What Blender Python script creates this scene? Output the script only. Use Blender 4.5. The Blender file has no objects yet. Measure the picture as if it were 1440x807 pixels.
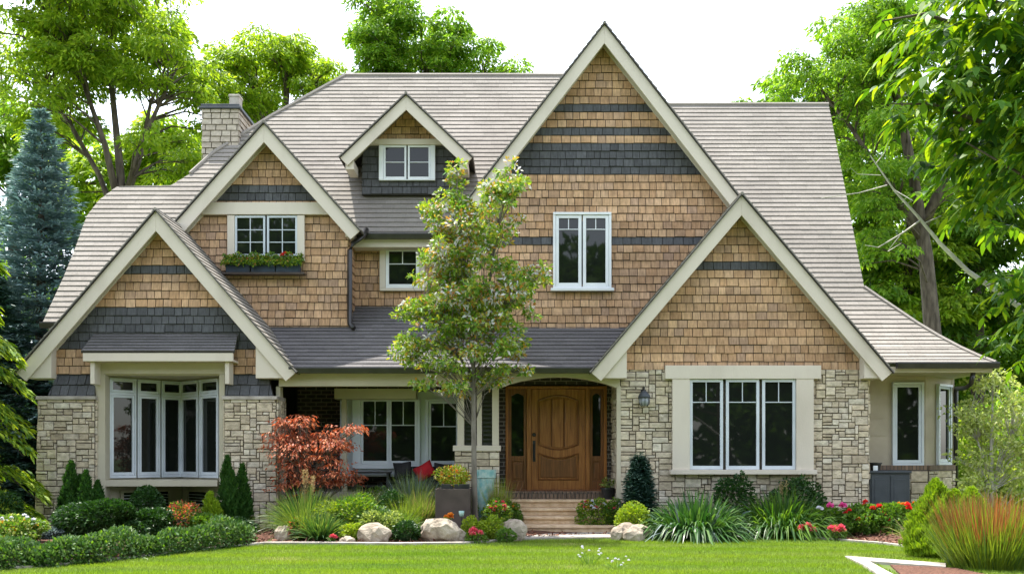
import bpy, bmesh, math, random
import numpy as np
from mathutils import Vector, Matrix, noise

SC = bpy.context.scene
COL = SC.collection
random.seed(7)
RNG = np.random.default_rng(7)
EYE = 1.5            # eye height in metres
FPX = 1400.0         # focal length in photo pixels (35 mm lens on a 1440 px wide photo)
PI = math.pi

# ------------------------------------------------------------------ camera
cam_d = bpy.data.cameras.new('camera')
cam = bpy.data.objects.new('camera', cam_d); COL.objects.link(cam)
cam.location = (0, 0, EYE); cam.rotation_euler = (math.radians(90), 0, 0)
cam_d.sensor_width = 36; cam_d.lens = 35
cam_d.shift_y = (640 - 403.5) / 1440
cam_d.clip_start = 0.1; cam_d.clip_end = 2000
SC.camera = cam

# ------------------------------------------------------------------ sky, sun, exposure
SUN_EL, SUN_AZ = 71.0, -46.0      # degrees; azimuth measured from straight behind the house, minus is to the left
w = bpy.data.worlds.new('World'); SC.world = w; w.use_nodes = True
nt = w.node_tree
bg = nt.nodes['Background']
sky = nt.nodes.new('ShaderNodeTexSky'); sky.sky_type = 'NISHITA'
sky.sun_disc = False
sky.sun_elevation = math.radians(SUN_EL)
sky.sun_rotation = math.radians(SUN_AZ)
sky.air_density = 1.0; sky.dust_density = 1.0; sky.ozone_density = 0.6
hs = nt.nodes.new('ShaderNodeHueSaturation'); hs.inputs['Saturation'].default_value = 0.42
nt.links.new(sky.outputs[0], hs.inputs['Color'])
nt.links.new(hs.outputs[0], bg.inputs[0])
bg.inputs[1].default_value = 0.15
sd = bpy.data.lights.new('sun', 'SUN'); sd.energy = 2.8; sd.angle = math.radians(0.5); sd.color = (1.0, 0.95, 0.86)
sun = bpy.data.objects.new('sun', sd); COL.objects.link(sun)
el, az = math.radians(SUN_EL), math.radians(SUN_AZ)
to_sun = Vector((math.sin(az) * math.cos(el), math.cos(az) * math.cos(el), math.sin(el)))
sun.rotation_euler = to_sun.to_track_quat('Z', 'Y').to_euler()
sun.location = (0, 0, 40)
vs = SC.view_settings
SC.display_settings.display_device = 'sRGB'
vs.view_transform = 'Standard'; vs.look = 'None'; vs.gamma = 1; vs.use_curve_mapping = False
vs.exposure = 2.05
SC.cycles.max_bounces = 8
SC.cycles.transparent_max_bounces = 8
SC.cycles.use_denoising = True

# ------------------------------------------------------------------ photo measures -> metres at a known distance
def X(px, Y): return (px - 720.0) * Y / FPX
def Z(py, Y): return EYE + (640.0 - py) * Y / FPX
def on_ground(py, z=0.0): return (EYE - z) * FPX / (py - 640.0)

# ------------------------------------------------------------------ materials
def new_mat(name):
    m = bpy.data.materials.new(name); m.use_nodes = True
    n = m.node_tree.nodes
    return m, m.node_tree, n, n['Principled BSDF']

def ramp_node(nt, cols, interp='LINEAR'):
    r = nt.nodes.new('ShaderNodeValToRGB'); cr = r.color_ramp; cr.interpolation = interp
    while len(cr.elements) > 1: cr.elements.remove(cr.elements[-1])
    for i, c in enumerate(cols):
        p = i / max(1, len(cols) - 1)
        e = cr.elements[0] if i == 0 else cr.elements.new(p)
        e.position = p; e.color = (*c, 1)
    return r

def mat_island(name, cols, rough=0.8, noise_scale=14, noise_amt=0.35, stretch=(1, 1, 1), bump=0.25, bump_scale=40, trans=0.0, tcol=(1.5, 1.6, 0.6), spec=0.3, big=0.0, bigs=(.7, .7, .7)):
    """random colour for each separate piece, blotched with noise; trans mixes in light passing through (leaves)"""
    m, nt, n, b = new_mat(name)
    L = nt.links.new
    g = n.new('ShaderNodeNewGeometry'); r = ramp_node(nt, cols)
    L(g.outputs['Random Per Island'], r.inputs[0])
    col = r.outputs[0]
    if noise_amt > 0:
        tc = n.new('ShaderNodeTexCoord'); mp = n.new('ShaderNodeMapping'); mp.inputs['Scale'].default_value = stretch
        L(tc.outputs['Object'], mp.inputs[0])
        nz = n.new('ShaderNodeTexNoise'); nz.inputs['Scale'].default_value = noise_scale; nz.inputs['Detail'].default_value = 5
        L(mp.outputs[0], nz.inputs['Vector'])
        mr = n.new('ShaderNodeMapRange'); mr.inputs[1].default_value = 0.3; mr.inputs[2].default_value = 0.7
        mr.inputs[3].default_value = 1 - noise_amt; mr.inputs[4].default_value = 1 + noise_amt
        L(nz.outputs[0], mr.inputs[0])
        fac = mr.outputs[0]
        if big > 0:
            n2 = n.new('ShaderNodeTexNoise'); n2.inputs['Scale'].default_value = 1.0; n2.inputs['Detail'].default_value = 4
            mp2 = n.new('ShaderNodeMapping'); mp2.inputs['Scale'].default_value = bigs; L(tc.outputs['Object'], mp2.inputs[0]); L(mp2.outputs[0], n2.inputs['Vector'])
            m2 = n.new('ShaderNodeMapRange'); m2.inputs[1].default_value = 0.3; m2.inputs[2].default_value = 0.7
            m2.inputs[3].default_value = 1 - big; m2.inputs[4].default_value = 1 + big
            L(n2.outputs[0], m2.inputs[0])
            mm = n.new('ShaderNodeMath'); mm.operation = 'MULTIPLY'; L(fac, mm.inputs[0]); L(m2.outputs[0], mm.inputs[1]); fac = mm.outputs[0]
        mx = n.new('ShaderNodeVectorMath'); mx.operation = 'SCALE'
        L(col, mx.inputs[0]); L(fac, mx.inputs['Scale']); col = mx.outputs[0]
        if bump > 0:
            bz = n.new('ShaderNodeTexNoise'); bz.inputs['Scale'].default_value = bump_scale; bz.inputs['Detail'].default_value = 4
            L(mp.outputs[0], bz.inputs['Vector'])
            bp = n.new('ShaderNodeBump'); bp.inputs['Strength'].default_value = bump; bp.inputs['Distance'].default_value = 0.02
            L(bz.outputs[0], bp.inputs['Height']); L(bp.outputs[0], b.inputs['Normal'])
    L(col, b.inputs['Base Color'])
    b.inputs['Roughness'].default_value = rough
    b.inputs['Specular IOR Level'].default_value = spec
    if trans > 0:
        t = n.new('ShaderNodeBsdfTranslucent'); v = n.new('ShaderNodeVectorMath'); v.operation = 'MULTIPLY'
        v.inputs[1].default_value = tcol
        L(col, v.inputs[0]); L(v.outputs[0], t.inputs[0])
        ms = n.new('ShaderNodeMixShader'); ms.inputs[0].default_value = trans
        L(b.outputs[0], ms.inputs[1]); L(t.outputs[0], ms.inputs[2])
        L(ms.outputs[0], n['Material Output'].inputs[0])
    return m

def mat_noise(name, c1, c2, scale=6, rough=0.7, bump=0.15, bump_scale=30, metal=0.0, spec=0.4, stretch=(1, 1, 1), detail=6, lo=0.35, hi=0.65):
    m, nt, n, b = new_mat(name); L = nt.links.new
    tc = n.new('ShaderNodeTexCoord'); mp = n.new('ShaderNodeMapping'); mp.inputs['Scale'].default_value = stretch
    L(tc.outputs['Object'], mp.inputs[0])
    nz = n.new('ShaderNodeTexNoise'); nz.inputs['Scale'].default_value = scale; nz.inputs['Detail'].default_value = detail
    L(mp.outputs[0], nz.inputs['Vector'])
    r = ramp_node(nt, [c1, c2]); r.color_ramp.elements[0].position = lo; r.color_ramp.elements[1].position = hi
    L(nz.outputs[0], r.inputs[0]); L(r.outputs[0], b.inputs['Base Color'])
    b.inputs['Roughness'].default_value = rough; b.inputs['Metallic'].default_value = metal
    b.inputs['Specular IOR Level'].default_value = spec
    if bump > 0:
        bz = n.new('ShaderNodeTexNoise'); bz.inputs['Scale'].default_value = bump_scale; bz.inputs['Detail'].default_value = 5
        L(mp.outputs[0], bz.inputs['Vector'])
        bp = n.new('ShaderNodeBump'); bp.inputs['Strength'].default_value = bump; bp.inputs['Distance'].default_value = 0.03
        L(bz.outputs[0], bp.inputs['Height']); L(bp.outputs[0], b.inputs['Normal'])
    return m

M = {}
M['cedar'] = mat_island('cedar shingle', [(.36, .215, .118), (.47, .295, .172), (.42, .25, .138), (.54, .35, .21), (.37, .24, .16), (.50, .315, .178), (.32, .20, .125)], .85, 5, .25, (6, 6, 1.2), .3, 25, big=.22, bigs=(.25, .25, 2.6))
M['slate'] = mat_island('charcoal shingle', [(.056, .057, .061), (.082, .084, .090), (.068, .069, .074), (.095, .097, .103)], .75, 6, .25, (5, 5, 1), .25, 25)
M['roof'] = mat_island('taupe roof shingle', [(.200, .183, .162), (.228, .208, .184), (.213, .195, .172), (.242, .222, .197)], .9, 25, .12, (1, 1, 1), .3, 90, big=.10, bigs=(.9, .9, .9))
M['roof_shaded'] = mat_island('shaded roof shingle', [(.100, .095, .096), (.118, .112, .113), (.108, .102, .103), (.127, .120, .121)], .9, 25, .16, (1, 1, 1), .3, 90, big=.07)  # roof shingle colour darkened so the porch roof carries its shade
M['roof_under'] = mat_noise('roof underlay', (.035, .032, .03), (.05, .045, .042), 4)
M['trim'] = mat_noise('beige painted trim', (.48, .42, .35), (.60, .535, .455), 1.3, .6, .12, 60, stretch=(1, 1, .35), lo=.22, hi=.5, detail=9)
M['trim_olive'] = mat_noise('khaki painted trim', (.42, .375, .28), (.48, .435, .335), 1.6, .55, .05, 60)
M['stucco'] = mat_noise('tan stucco', (.40, .345, .265), (.47, .41, .32), 2.5, .85, .25, 120)
M['white'] = mat_noise('white painted wood', (.66, .69, .72), (.76, .78, .80), 2, .4, .03, 60)
M['grey_white'] = mat_noise('pale grey vinyl', (.50, .545, .60), (.60, .64, .69), 2, .4, .03, 60)
M['gutter'] = mat_noise('dark bronze gutter', (.016, .014, .013), (.028, .025, .023), 5, .35, .03, 60, spec=.5)
M['stone'] = mat_island('cut limestone', [(.40, .335, .245), (.56, .485, .375), (.48, .405, .30), (.60, .54, .44), (.44, .38, .30), (.55, .46, .335), (.36, .295, .215), (.58, .50, .36)], .9, 9, .28, (1, 1, 1.6), .7, 22)
M['mortar'] = mat_noise('dark mortar', (.10, .085, .065), (.17, .145, .115), 20, .95, .4, 90)
M['chimney_stone'] = mat_island('grey chimney stone', [(.36, .31, .25), (.43, .38, .31), (.40, .35, .285), (.32, .275, .22)], .9, 9, .2, (1, 1, 1.6), .5, 30)
M['glass'] = None

def mat_glass():
    m, nt, n, b = new_mat('dark window glass'); L = nt.links.new
    tc = n.new('ShaderNodeTexCoord')
    nz = n.new('ShaderNodeTexNoise'); nz.inputs['Scale'].default_value = 1.3; nz.inputs['Detail'].default_value = 1
    L(tc.outputs['Object'], nz.inputs['Vector'])
    bp = n.new('ShaderNodeBump'); bp.inputs['Strength'].default_value = .035; bp.inputs['Distance'].default_value = .05
    L(nz.outputs[0], bp.inputs['Height']); L(bp.outputs[0], b.inputs['Normal'])
    b.inputs['Base Color'].default_value = (.010, .012, .010, 1)
    b.inputs['Roughness'].default_value = .02; b.inputs['IOR'].default_value = 1.42
    return m
M['glass'] = mat_glass()

def mat_brick(name, c1, c2, mortar, bw, bh, ms=.012):
    m, nt, n, b = new_mat(name); L = nt.links.new
    tc = n.new('ShaderNodeTexCoord'); sp = n.new('ShaderNodeSeparateXYZ'); cb = n.new('ShaderNodeCombineXYZ')
    L(tc.outputs['Object'], sp.inputs[0])
    ad = n.new('ShaderNodeMath'); ad.operation = 'ADD'; L(sp.outputs[0], ad.inputs[0]); L(sp.outputs[1], ad.inputs[1])
    L(ad.outputs[0], cb.inputs[0]); L(sp.outputs[2], cb.inputs[1])
    br = n.new('ShaderNodeTexBrick'); br.inputs['Color1'].default_value = (*c1, 1); br.inputs['Color2'].default_value = (*c2, 1)
    br.inputs['Mortar'].default_value = (*mortar, 1); br.inputs['Scale'].default_value = 1
    br.inputs['Brick Width'].default_value = bw; br.inputs['Row Height'].default_value = bh; br.inputs['Mortar Size'].default_value = ms
    L(cb.outputs[0], br.inputs['Vector']); L(br.outputs['Color'], b.inputs['Base Color'])
    bp = n.new('ShaderNodeBump'); bp.inputs['Strength'].default_value = .8; bp.inputs['Distance'].default_value = .01; bp.invert = True
    L(br.outputs['Fac'], bp.inputs['Height']); L(bp.outputs[0], b.inputs['Normal'])
    b.inputs['Roughness'].default_value = .85
    return m
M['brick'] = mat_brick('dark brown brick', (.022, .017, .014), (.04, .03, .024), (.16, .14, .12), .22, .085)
M['brick_tan'] = mat_brick('tan soldier brick', (.15, .10, .07), (.24, .16, .11), (.07, .06, .05), .075, .24, .008)

def mat_wood(name, c1, c2, c3, vertical=True, rough=.38):
    m, nt, n, b = new_mat(name); L = nt.links.new
    tc = n.new('ShaderNodeTexCoord'); mp = n.new('ShaderNodeMapping')
    mp.inputs['Scale'].default_value = (9, 9, .7) if vertical else (.7, 9, 9)
    L(tc.outputs['Object'], mp.inputs[0])
    nz = n.new('ShaderNodeTexNoise'); nz.inputs['Scale'].default_value = 3.0; nz.inputs['Detail'].default_value = 8; nz.inputs['Distortion'].default_value = .6
    L(mp.outputs[0], nz.inputs['Vector'])
    r = ramp_node(nt, [c1, c2, c3]); r.color_ramp.elements[0].position = .3; r.color_ramp.elements[2].position = .72
    L(nz.outputs[0], r.inputs[0]); L(r.outputs[0], b.inputs['Base Color'])
    b.inputs['Roughness'].default_value = rough
    bp = n.new('ShaderNodeBump'); bp.inputs['Strength'].default_value = .1; bp.inputs['Distance'].default_value = .01
    L(nz.outputs[0], bp.inputs['Height']); L(bp.outputs[0], b.inputs['Normal'])
    return m
M['door'] = mat_wood('stained oak door', (.20, .066, .015), (.34, .125, .03), (.45, .19, .055))
M['door_dark'] = mat_wood('dark stained oak', (.10, .032, .009), (.19, .066, .018), (.27, .10, .03))
M['black_metal'] = mat_noise('black iron', (.012, .012, .013), (.025, .025, .027), 10, .45, .1, 80, spec=.5)
M['flag'] = mat_noise('sandstone tread', (.56, .385, .235), (.74, .56, .38), 7, .85, .5, 30, stretch=(1, 1, 1.2))
M['concrete'] = mat_noise('pale concrete', (.28, .25, .215), (.44, .40, .355), 3.5, .9, .3, 60)
M['boulder'] = mat_noise('weathered boulder', (.16, .125, .09), (.44, .375, .295), 4.5, .9, .9, 18, lo=.28, hi=.66, detail=10)
M['bark'] = mat_noise('grey brown bark', (.055, .042, .032), (.13, .105, .08), 9, .95, .8, 20, stretch=(1, 1, .25))
M['bark_young'] = mat_noise('young tree bark', (.10, .085, .07), (.20, .175, .15), 8, .9, .5, 25, stretch=(1, 1, .3))
M['bark_pale'] = mat_noise('pale grey bark', (.32, .30, .27), (.50, .47, .43), 8, .9, .5, 25, stretch=(1, 1, .3))
M['planter'] = mat_noise('brown planter', (.050, .036, .030), (.075, .055, .046), 4, .6, .1, 50)
M['navy'] = mat_noise('slate grey cabinet', (.035, .042, .050), (.05, .058, .068), 4, .5, .05, 50)
M['blackpot'] = mat_noise('black plastic', (.012, .013, .014), (.03, .03, .032), 5, .4, .05, 40)
M['red_cloth'] = mat_noise('red fabric', (.35, .008, .015), (.50, .014, .022), 8, .85, .3, 200)
M['black_cloth'] = mat_noise('black fabric', (.010, .010, .011), (.026, .026, .028), 8, .8, .3, 200)
M['teal'] = mat_noise('faded turquoise glaze', (.16, .36, .36), (.38, .50, .46), 9, .5, .1, 40)
M['bluebox'] = mat_noise('dark blue box', (.012, .022, .04), (.02, .04, .07), 5, .5, .05, 40)
M['lamp_glass'] = mat_noise('frosted lamp glass', (.22, .24, .25), (.32, .34, .35), 6, .25, .05, 40)

G3 = lambda r, g, b: (r, g, b)
M['lf_locust'] = mat_island('bright yellow green leaf', [(.10, .20, .018), (.19, .30, .024), (.28, .38, .035), (.14, .25, .02), (.37, .45, .05)], .5, 1, 0, bump=0, trans=.55, tcol=(1.5, 1.5, .6))
M['lf_wood'] = mat_island('woodland leaf', [(.075, .175, .022), (.13, .25, .027), (.21, .33, .034), (.10, .21, .024), (.30, .40, .05)], .5, 1, 0, bump=0, trans=.55, tcol=(1.5, 1.55, .6))
M['lf_mid'] = mat_island('mid green leaf', [(.04, .11, .016), (.08, .17, .02), (.13, .23, .028), (.055, .13, .018)], .5, 1, 0, bump=0, trans=.4, tcol=(1.6, 1.6, .5))
M['lf_deep'] = mat_island('deep green leaf', [(.012, .042, .010), (.022, .066, .013), (.038, .09, .018), (.016, .05, .011)], .45, 1, 0, bump=0, trans=.22, tcol=(1.4, 1.6, .5))
M['lf_lime'] = mat_island('lime leaf', [(.14, .23, .016), (.22, .31, .02), (.30, .36, .03), (.17, .26, .02)], .55, 1, 0, bump=0, trans=.4, tcol=(1.5, 1.5, .5))
M['lf_cedar'] = mat_island('arborvitae spray', [(.018, .065, .012), (.03, .095, .014), (.05, .12, .018), (.022, .075, .013)], .6, 1, 0, bump=0, trans=.25, tcol=(1.4, 1.6, .5))
M['lf_gold'] = mat_island('golden arborvitae spray', [(.15, .26, .014), (.22, .33, .017), (.27, .37, .022), (.10, .19, .013)], .6, 1, 0, bump=0, trans=.3, tcol=(1.4, 1.5, .5))
M['lf_spruce'] = mat_island('blue spruce needle', [(.10, .19, .20), (.18, .28, .295), (.27, .37, .385), (.07, .14, .145)], .6, 1, 0, bump=0, trans=.15, tcol=(1.2, 1.3, 1.1))
M['lf_dspruce'] = mat_island('dark spruce needle', [(.018, .055, .040), (.03, .075, .055), (.045, .095, .07)], .6, 1, 0, bump=0, trans=.15, tcol=(1.2, 1.3, .9))
M['lf_hemlock'] = mat_island('hemlock spray', [(.05, .12, .014), (.12, .22, .018), (.24, .34, .024), (.34, .42, .03)], .6, 1, 0, bump=0, trans=.35, tcol=(1.5, 1.5, .5))
M['lf_maple'] = mat_island('red maple leaf', [(.30, .075, .04), (.42, .12, .06), (.50, .19, .085), (.20, .055, .032), (.52, .24, .11)], .55, 1, 0, bump=0, trans=.35, tcol=(1.7, 1.0, .7))
M['lf_front'] = mat_island('young tree leaf', [(.07, .19, .02), (.11, .24, .025), (.18, .31, .03), (.30, .38, .045), (.08, .20, .022), (.40, .40, .07), (.12, .25, .026)], .45, 1, 0, bump=0, trans=.35, tcol=(1.6, 1.5, .5), spec=.5)
M['lf_frontb'] = mat_island('young tree tip leaf', [(.40, .30, .05), (.44, .24, .05), (.30, .28, .05), (.40, .17, .05)], .45, 1, 0, bump=0, trans=.4, tcol=(1.4, 1.2, .6))
M['lf_frontw'] = mat_island('pale blossom leaf', [(.55, .55, .55), (.62, .60, .64), (.50, .52, .46)], .6, 1, 0, bump=0, trans=.3, tcol=(1.1, 1.1, 1.05))
M['lf_big'] = mat_island('glossy compound leaf', [(.03, .095, .012), (.055, .145, .014), (.10, .21, .016), (.22, .33, .02), (.04, .11, .012), (.02, .07, .010)], .5, 1, 0, bump=0, trans=.42, tcol=(2.0, 1.75, .4), spec=.3)
M['lf_pale'] = mat_island('pale variegated leaf', [(.22, .30, .06), (.34, .40, .10), (.44, .48, .20), (.16, .24, .045)], .6, 1, 0, bump=0, trans=.35, tcol=(1.4, 1.4, .7))
M['lf_box'] = mat_island('hedge leaf', [(.03, .085, .02), (.055, .125, .03), (.09, .17, .05), (.15, .22, .09), (.04, .10, .022)], .45, 1, 0, bump=0, trans=.25, tcol=(1.4, 1.5, .6))
M['lf_boxp'] = mat_island('variegated hedge leaf', [(.10, .19, .05), (.22, .30, .12), (.36, .42, .26), (.14, .23, .06), (.48, .52, .40)], .5, 1, 0, bump=0, trans=.25, tcol=(1.3, 1.4, .7))
M['lf_hosta'] = mat_island('daylily blade', [(.020, .070, .018), (.035, .10, .024), (.06, .14, .034), (.11, .19, .06)], .4, 1, 0, bump=0, trans=.25, tcol=(1.4, 1.6, .5), spec=.5)
M['lf_grass'] = mat_island('ornamental grass blade', [(.10, .17, .035), (.16, .23, .05), (.22, .28, .08), (.08, .14, .03)], .6, 1, 0, bump=0, trans=.35, tcol=(1.4, 1.4, .6))
M['lf_tan'] = mat_island('tan grass plume', [(.36, .27, .13), (.44, .34, .18), (.28, .22, .10)], .7, 1, 0, bump=0, trans=.35, tcol=(1.2, 1.1, .8))
M['lf_rust'] = mat_island('rust grass blade', [(.22, .085, .03), (.30, .125, .04), (.18, .08, .03), (.34, .18, .07), (.20, .14, .04)], .7, 1, 0, bump=0, trans=.4, tcol=(1.4, 1.1, .7))
M['lf_olive'] = mat_island('olive grass blade', [(.10, .17, .02), (.16, .23, .028), (.22, .28, .04), (.07, .13, .018)], .6, 1, 0, bump=0, trans=.4, tcol=(1.5, 1.5, .5))
M['lf_bluegrey'] = mat_island('blue grey leaf', [(.11, .16, .15), (.17, .22, .21), (.08, .12, .11)], .7, 1, 0, bump=0, trans=.2, tcol=(1.1, 1.2, 1.0))
M['pink'] = mat_island('pink petal', [(.75, .10, .16), (.80, .18, .24), (.65, .06, .12)], .6, 1, 0, bump=0, trans=.3, tcol=(1.2, .9, .9))
M['red'] = mat_island('red petal', [(.65, .02, .025), (.75, .05, .04), (.55, .02, .03)], .6, 1, 0, bump=0, trans=.3, tcol=(1.2, .8, .8))
M['magenta'] = mat_island('magenta petal', [(.65, .06, .30), (.72, .12, .38)], .6, 1, 0, bump=0, trans=.3, tcol=(1.2, .9, 1))
M['white_petal'] = mat_island('white petal', [(.72, .72, .76), (.66, .66, .72)], .6, 1, 0, bump=0, trans=.3, tcol=(1.1, 1.1, 1.1))
M['yellow'] = mat_island('yellow petal', [(.75, .42, .02), (.80, .52, .04)], .6, 1, 0, bump=0, trans=.3, tcol=(1.1, 1, .8))
M['orange'] = mat_island('orange petal', [(.72, .22, .02), (.78, .32, .04)], .6, 1, 0, bump=0, trans=.3, tcol=(1.1, 1, .8))
M['mulch'] = mat_noise('red brown mulch', (.055, .022, .013), (.15, .068, .042), 30, .95, .9, 40)
M['chip'] = mat_island('mulch chip', [(.06, .024, .014), (.13, .055, .034), (.19, .09, .058), (.25, .14, .10)], .95, 1, 0, bump=0)

def mat_lawn(name, cols, isl=True):
    m, nt, n, b = new_mat(name); L = nt.links.new
    tc = n.new('ShaderNodeTexCoord'); mp = n.new('ShaderNodeMapping'); mp.inputs['Scale'].default_value = (.4, 1.3, 1)
    L(tc.outputs['Object'], mp.inputs[0])
    nz = n.new('ShaderNodeTexNoise'); nz.inputs['Scale'].default_value = 1.0; nz.inputs['Detail'].default_value = 5; nz.inputs['Roughness'].default_value = .6
    L(mp.outputs[0], nz.inputs['Vector'])
    r = ramp_node(nt, cols); r.color_ramp.elements[0].position = .3; r.color_ramp.elements[-1].position = .64
    L(nz.outputs[0], r.inputs[0]); col = r.outputs[0]
    if isl:
        g = n.new('ShaderNodeNewGeometry'); mr = n.new('ShaderNodeMapRange'); mr.inputs[3].default_value = .6; mr.inputs[4].default_value = 1.4
        L(g.outputs['Random Per Island'], mr.inputs[0])
        sc = n.new('ShaderNodeVectorMath'); sc.operation = 'SCALE'; L(col, sc.inputs[0]); L(mr.outputs[0], sc.inputs['Scale']); col = sc.outputs[0]
    L(col, b.inputs['Base Color']); b.inputs['Roughness'].default_value = .6; b.inputs['Specular IOR Level'].default_value = .25
    if isl:
        t = n.new('ShaderNodeBsdfTranslucent'); v = n.new('ShaderNodeVectorMath'); v.operation = 'MULTIPLY'; v.inputs[1].default_value = (1.3, 1.4, .5)
        L(col, v.inputs[0]); L(v.outputs[0], t.inputs[0])
        ms = n.new('ShaderNodeMixShader'); ms.inputs[0].default_value = .35
        L(b.outputs[0], ms.inputs[1]); L(t.outputs[0], ms.inputs[2]); L(ms.outputs[0], n['Material Output'].inputs[0])
    return m
M['lawn'] = mat_lawn('turf soil', [(.05, .09, .014), (.075, .12, .018), (.12, .14, .04)], False)
M['blade'] = mat_lawn('lawn blade', [(.105, .195, .018), (.16, .26, .025), (.23, .30, .042), (.36, .35, .13)])

# ------------------------------------------------------------------ object helpers
def offset_of(o):
    v = Vector((0, 0, 0))
    while o is not None:
        v += o.location; o = o.parent
    return v

def link(name, me, mats, parent=None, smooth=False):
    o = bpy.data.objects.new(name, me); COL.objects.link(o)
    for m in (mats if isinstance(mats, (list, tuple)) else [mats]): me.materials.append(m)
    if parent is not None: o.parent = parent
    if smooth: me.polygons.foreach_set('use_smooth', [True] * len(me.polygons))
    return o

def tag(o, label=None, cat=None, group=None, kind=None):
    if label: o['label'] = label
    if cat: o['category'] = cat
    if group: o['group'] = group
    if kind: o['kind'] = kind
    return o

def thing(name, label, cat, loc=(0, 0, 0), group=None):
    o = bpy.data.objects.new(name, None); COL.objects.link(o); o.location = loc; o.empty_display_size = .2
    return tag(o, label, cat, group)

class Frame:
    def __init__(s, O, U, V, N): s.O, s.U, s.V, s.N = Vector(O), Vector(U).normalized(), Vector(V).normalized(), Vector(N).normalized()
    def at(s, u, v, d=0): return s.O + s.U * u + s.V * v + s.N * d

def front(Y): return Frame((0, Y, 0), (1, 0, 0), (0, 0, 1), (0, -1, 0))

class MB:
    def __init__(s): s.v = []; s.f = []; s.m = []
    def face(s, pts, m=0):
        b = len(s.v); s.v.extend([tuple(p) for p in pts]); s.f.append(tuple(range(b, b + len(pts)))); s.m.append(m)
    def box(s, x0, x1, y0, y1, z0, z1, m=0):
        b = len(s.v)
        s.v += [(x0, y0, z0), (x1, y0, z0), (x1, y1, z0), (x0, y1, z0), (x0, y0, z1), (x1, y0, z1), (x1, y1, z1), (x0, y1, z1)]
        for q in ((0, 3, 2, 1), (4, 5, 6, 7), (0, 1, 5, 4), (1, 2, 6, 5), (2, 3, 7, 6), (3, 0, 4, 7)):
            s.f.append(tuple(b + i for i in q)); s.m.append(m)
    def fbox(s, fr, u0, u1, v0, v1, d0, d1, m=0):
        b = len(s.v)
        for d in (d0, d1):
            for (u, v) in ((u0, v0), (u1, v0), (u1, v1), (u0, v1)): s.v.append(tuple(fr.at(u, v, d)))
        for q in ((0, 3, 2, 1), (4, 5, 6, 7), (0, 1, 5, 4), (1, 2, 6, 5), (2, 3, 7, 6), (3, 0, 4, 7)):
            s.f.append(tuple(b + i for i in q)); s.m.append(m)
    def fpoly(s, fr, poly, d0, d1, m=0, cap_back=True):
        """prism: polygon (u, v) anticlockwise in a frame, from depth d0 (back) to d1 (front)"""
        n = len(poly); b = len(s.v)
        s.v += [tuple(fr.at(u, v, d0)) for u, v in poly] + [tuple(fr.at(u, v, d1)) for u, v in poly]
        s.f.append(tuple(range(b + n, b + 2 * n))); s.m.append(m)
        if cap_back: s.f.append(tuple(range(b + n - 1, b - 1, -1))); s.m.append(m)
        for i in range(n):
            j = (i + 1) % n
            s.f.append((b + i, b + j, b + n + j, b + n + i)); s.m.append(m)
    def slab(s, fr, poly, dfun, m=0):
        n = len(poly); b = len(s.v)
        s.v += [tuple(fr.at(u, v, 0)) for u, v in poly] + [tuple(fr.at(u, v, dfun(u, v))) for u, v in poly]
        s.f.append(tuple(range(b + n, b + 2 * n))); s.m.append(m)
        for i in range(n):
            j = (i + 1) % n
            s.f.append((b + i, b + j, b + n + j, b + n + i)); s.m.append(m)
    def tube(s, pts, radii, n=8, m=0, cap=True):
        pts = [Vector(p) for p in pts]; rings = []
        up = Vector((0.31, 0.17, 0.93))
        for i, p in enumerate(pts):
            t = (pts[min(i + 1, len(pts) - 1)] - pts[max(i - 1, 0)])
            if t.length < 1e-6: t = Vector((0, 0, 1))
            t.normalize()
            a = t.cross(up)
            if a.length < .05: a = t.cross(Vector((1, 0, 0)))
            a.normalize(); c = t.cross(a)
            r = radii[i] if isinstance(radii, (list, tuple)) else radii
            b = len(s.v)
            for k in range(n):
                q = 2 * PI * k / n
                s.v.append(tuple(p + a * (math.cos(q) * r) + c * (math.sin(q) * r)))
            rings.append(b)
        for i in range(len(rings) - 1):
            for k in range(n):
                k2 = (k + 1) % n
                s.f.append((rings[i] + k, rings[i + 1] + k, rings[i + 1] + k2, rings[i] + k2)); s.m.append(m)
        if cap:
            s.f.append(tuple(rings[0] + k for k in range(n))); s.m.append(m)
            s.f.append(tuple(rings[-1] + k for k in reversed(range(n)))); s.m.append(m)
    def lathe(s, cx, cy, prof, n=20, m=0):
        rings = []
        for (r, z) in prof:
            b = len(s.v)
            for k in range(n): s.v.append((cx + r * math.cos(2 * PI * k / n), cy + r * math.sin(2 * PI * k / n), z))
            rings.append(b)
        for i in range(len(rings) - 1):
            for k in range(n):
                k2 = (k + 1) % n
                s.f.append((rings[i] + k, rings[i] + k2, rings[i + 1] + k2, rings[i + 1] + k)); s.m.append(m)
        s.f.append(tuple(rings[-1] + k for k in range(n))); s.m.append(m)
        s.f.append(tuple(rings[0] + k for k in reversed(range(n)))); s.m.append(m)
    def build(s, name, mats, parent=None, smooth=False, bevel=0, tag_label=None):
        off = offset_of(parent)
        me = bpy.data.meshes.new(name)
        me.from_pydata([(x - off.x, y - off.y, z - off.z) for x, y, z in s.v], [], s.f)
        me.polygons.foreach_set('material_index', s.m)
        o = link(name, me, mats, parent, smooth)
        me.update()
        if bevel:
            md = o.modifiers.new('edge', 'BEVEL'); md.width = bevel; md.segments = 2; md.limit_method = 'ANGLE'
        if tag_label: o['label'] = tag_label
        return o

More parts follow.
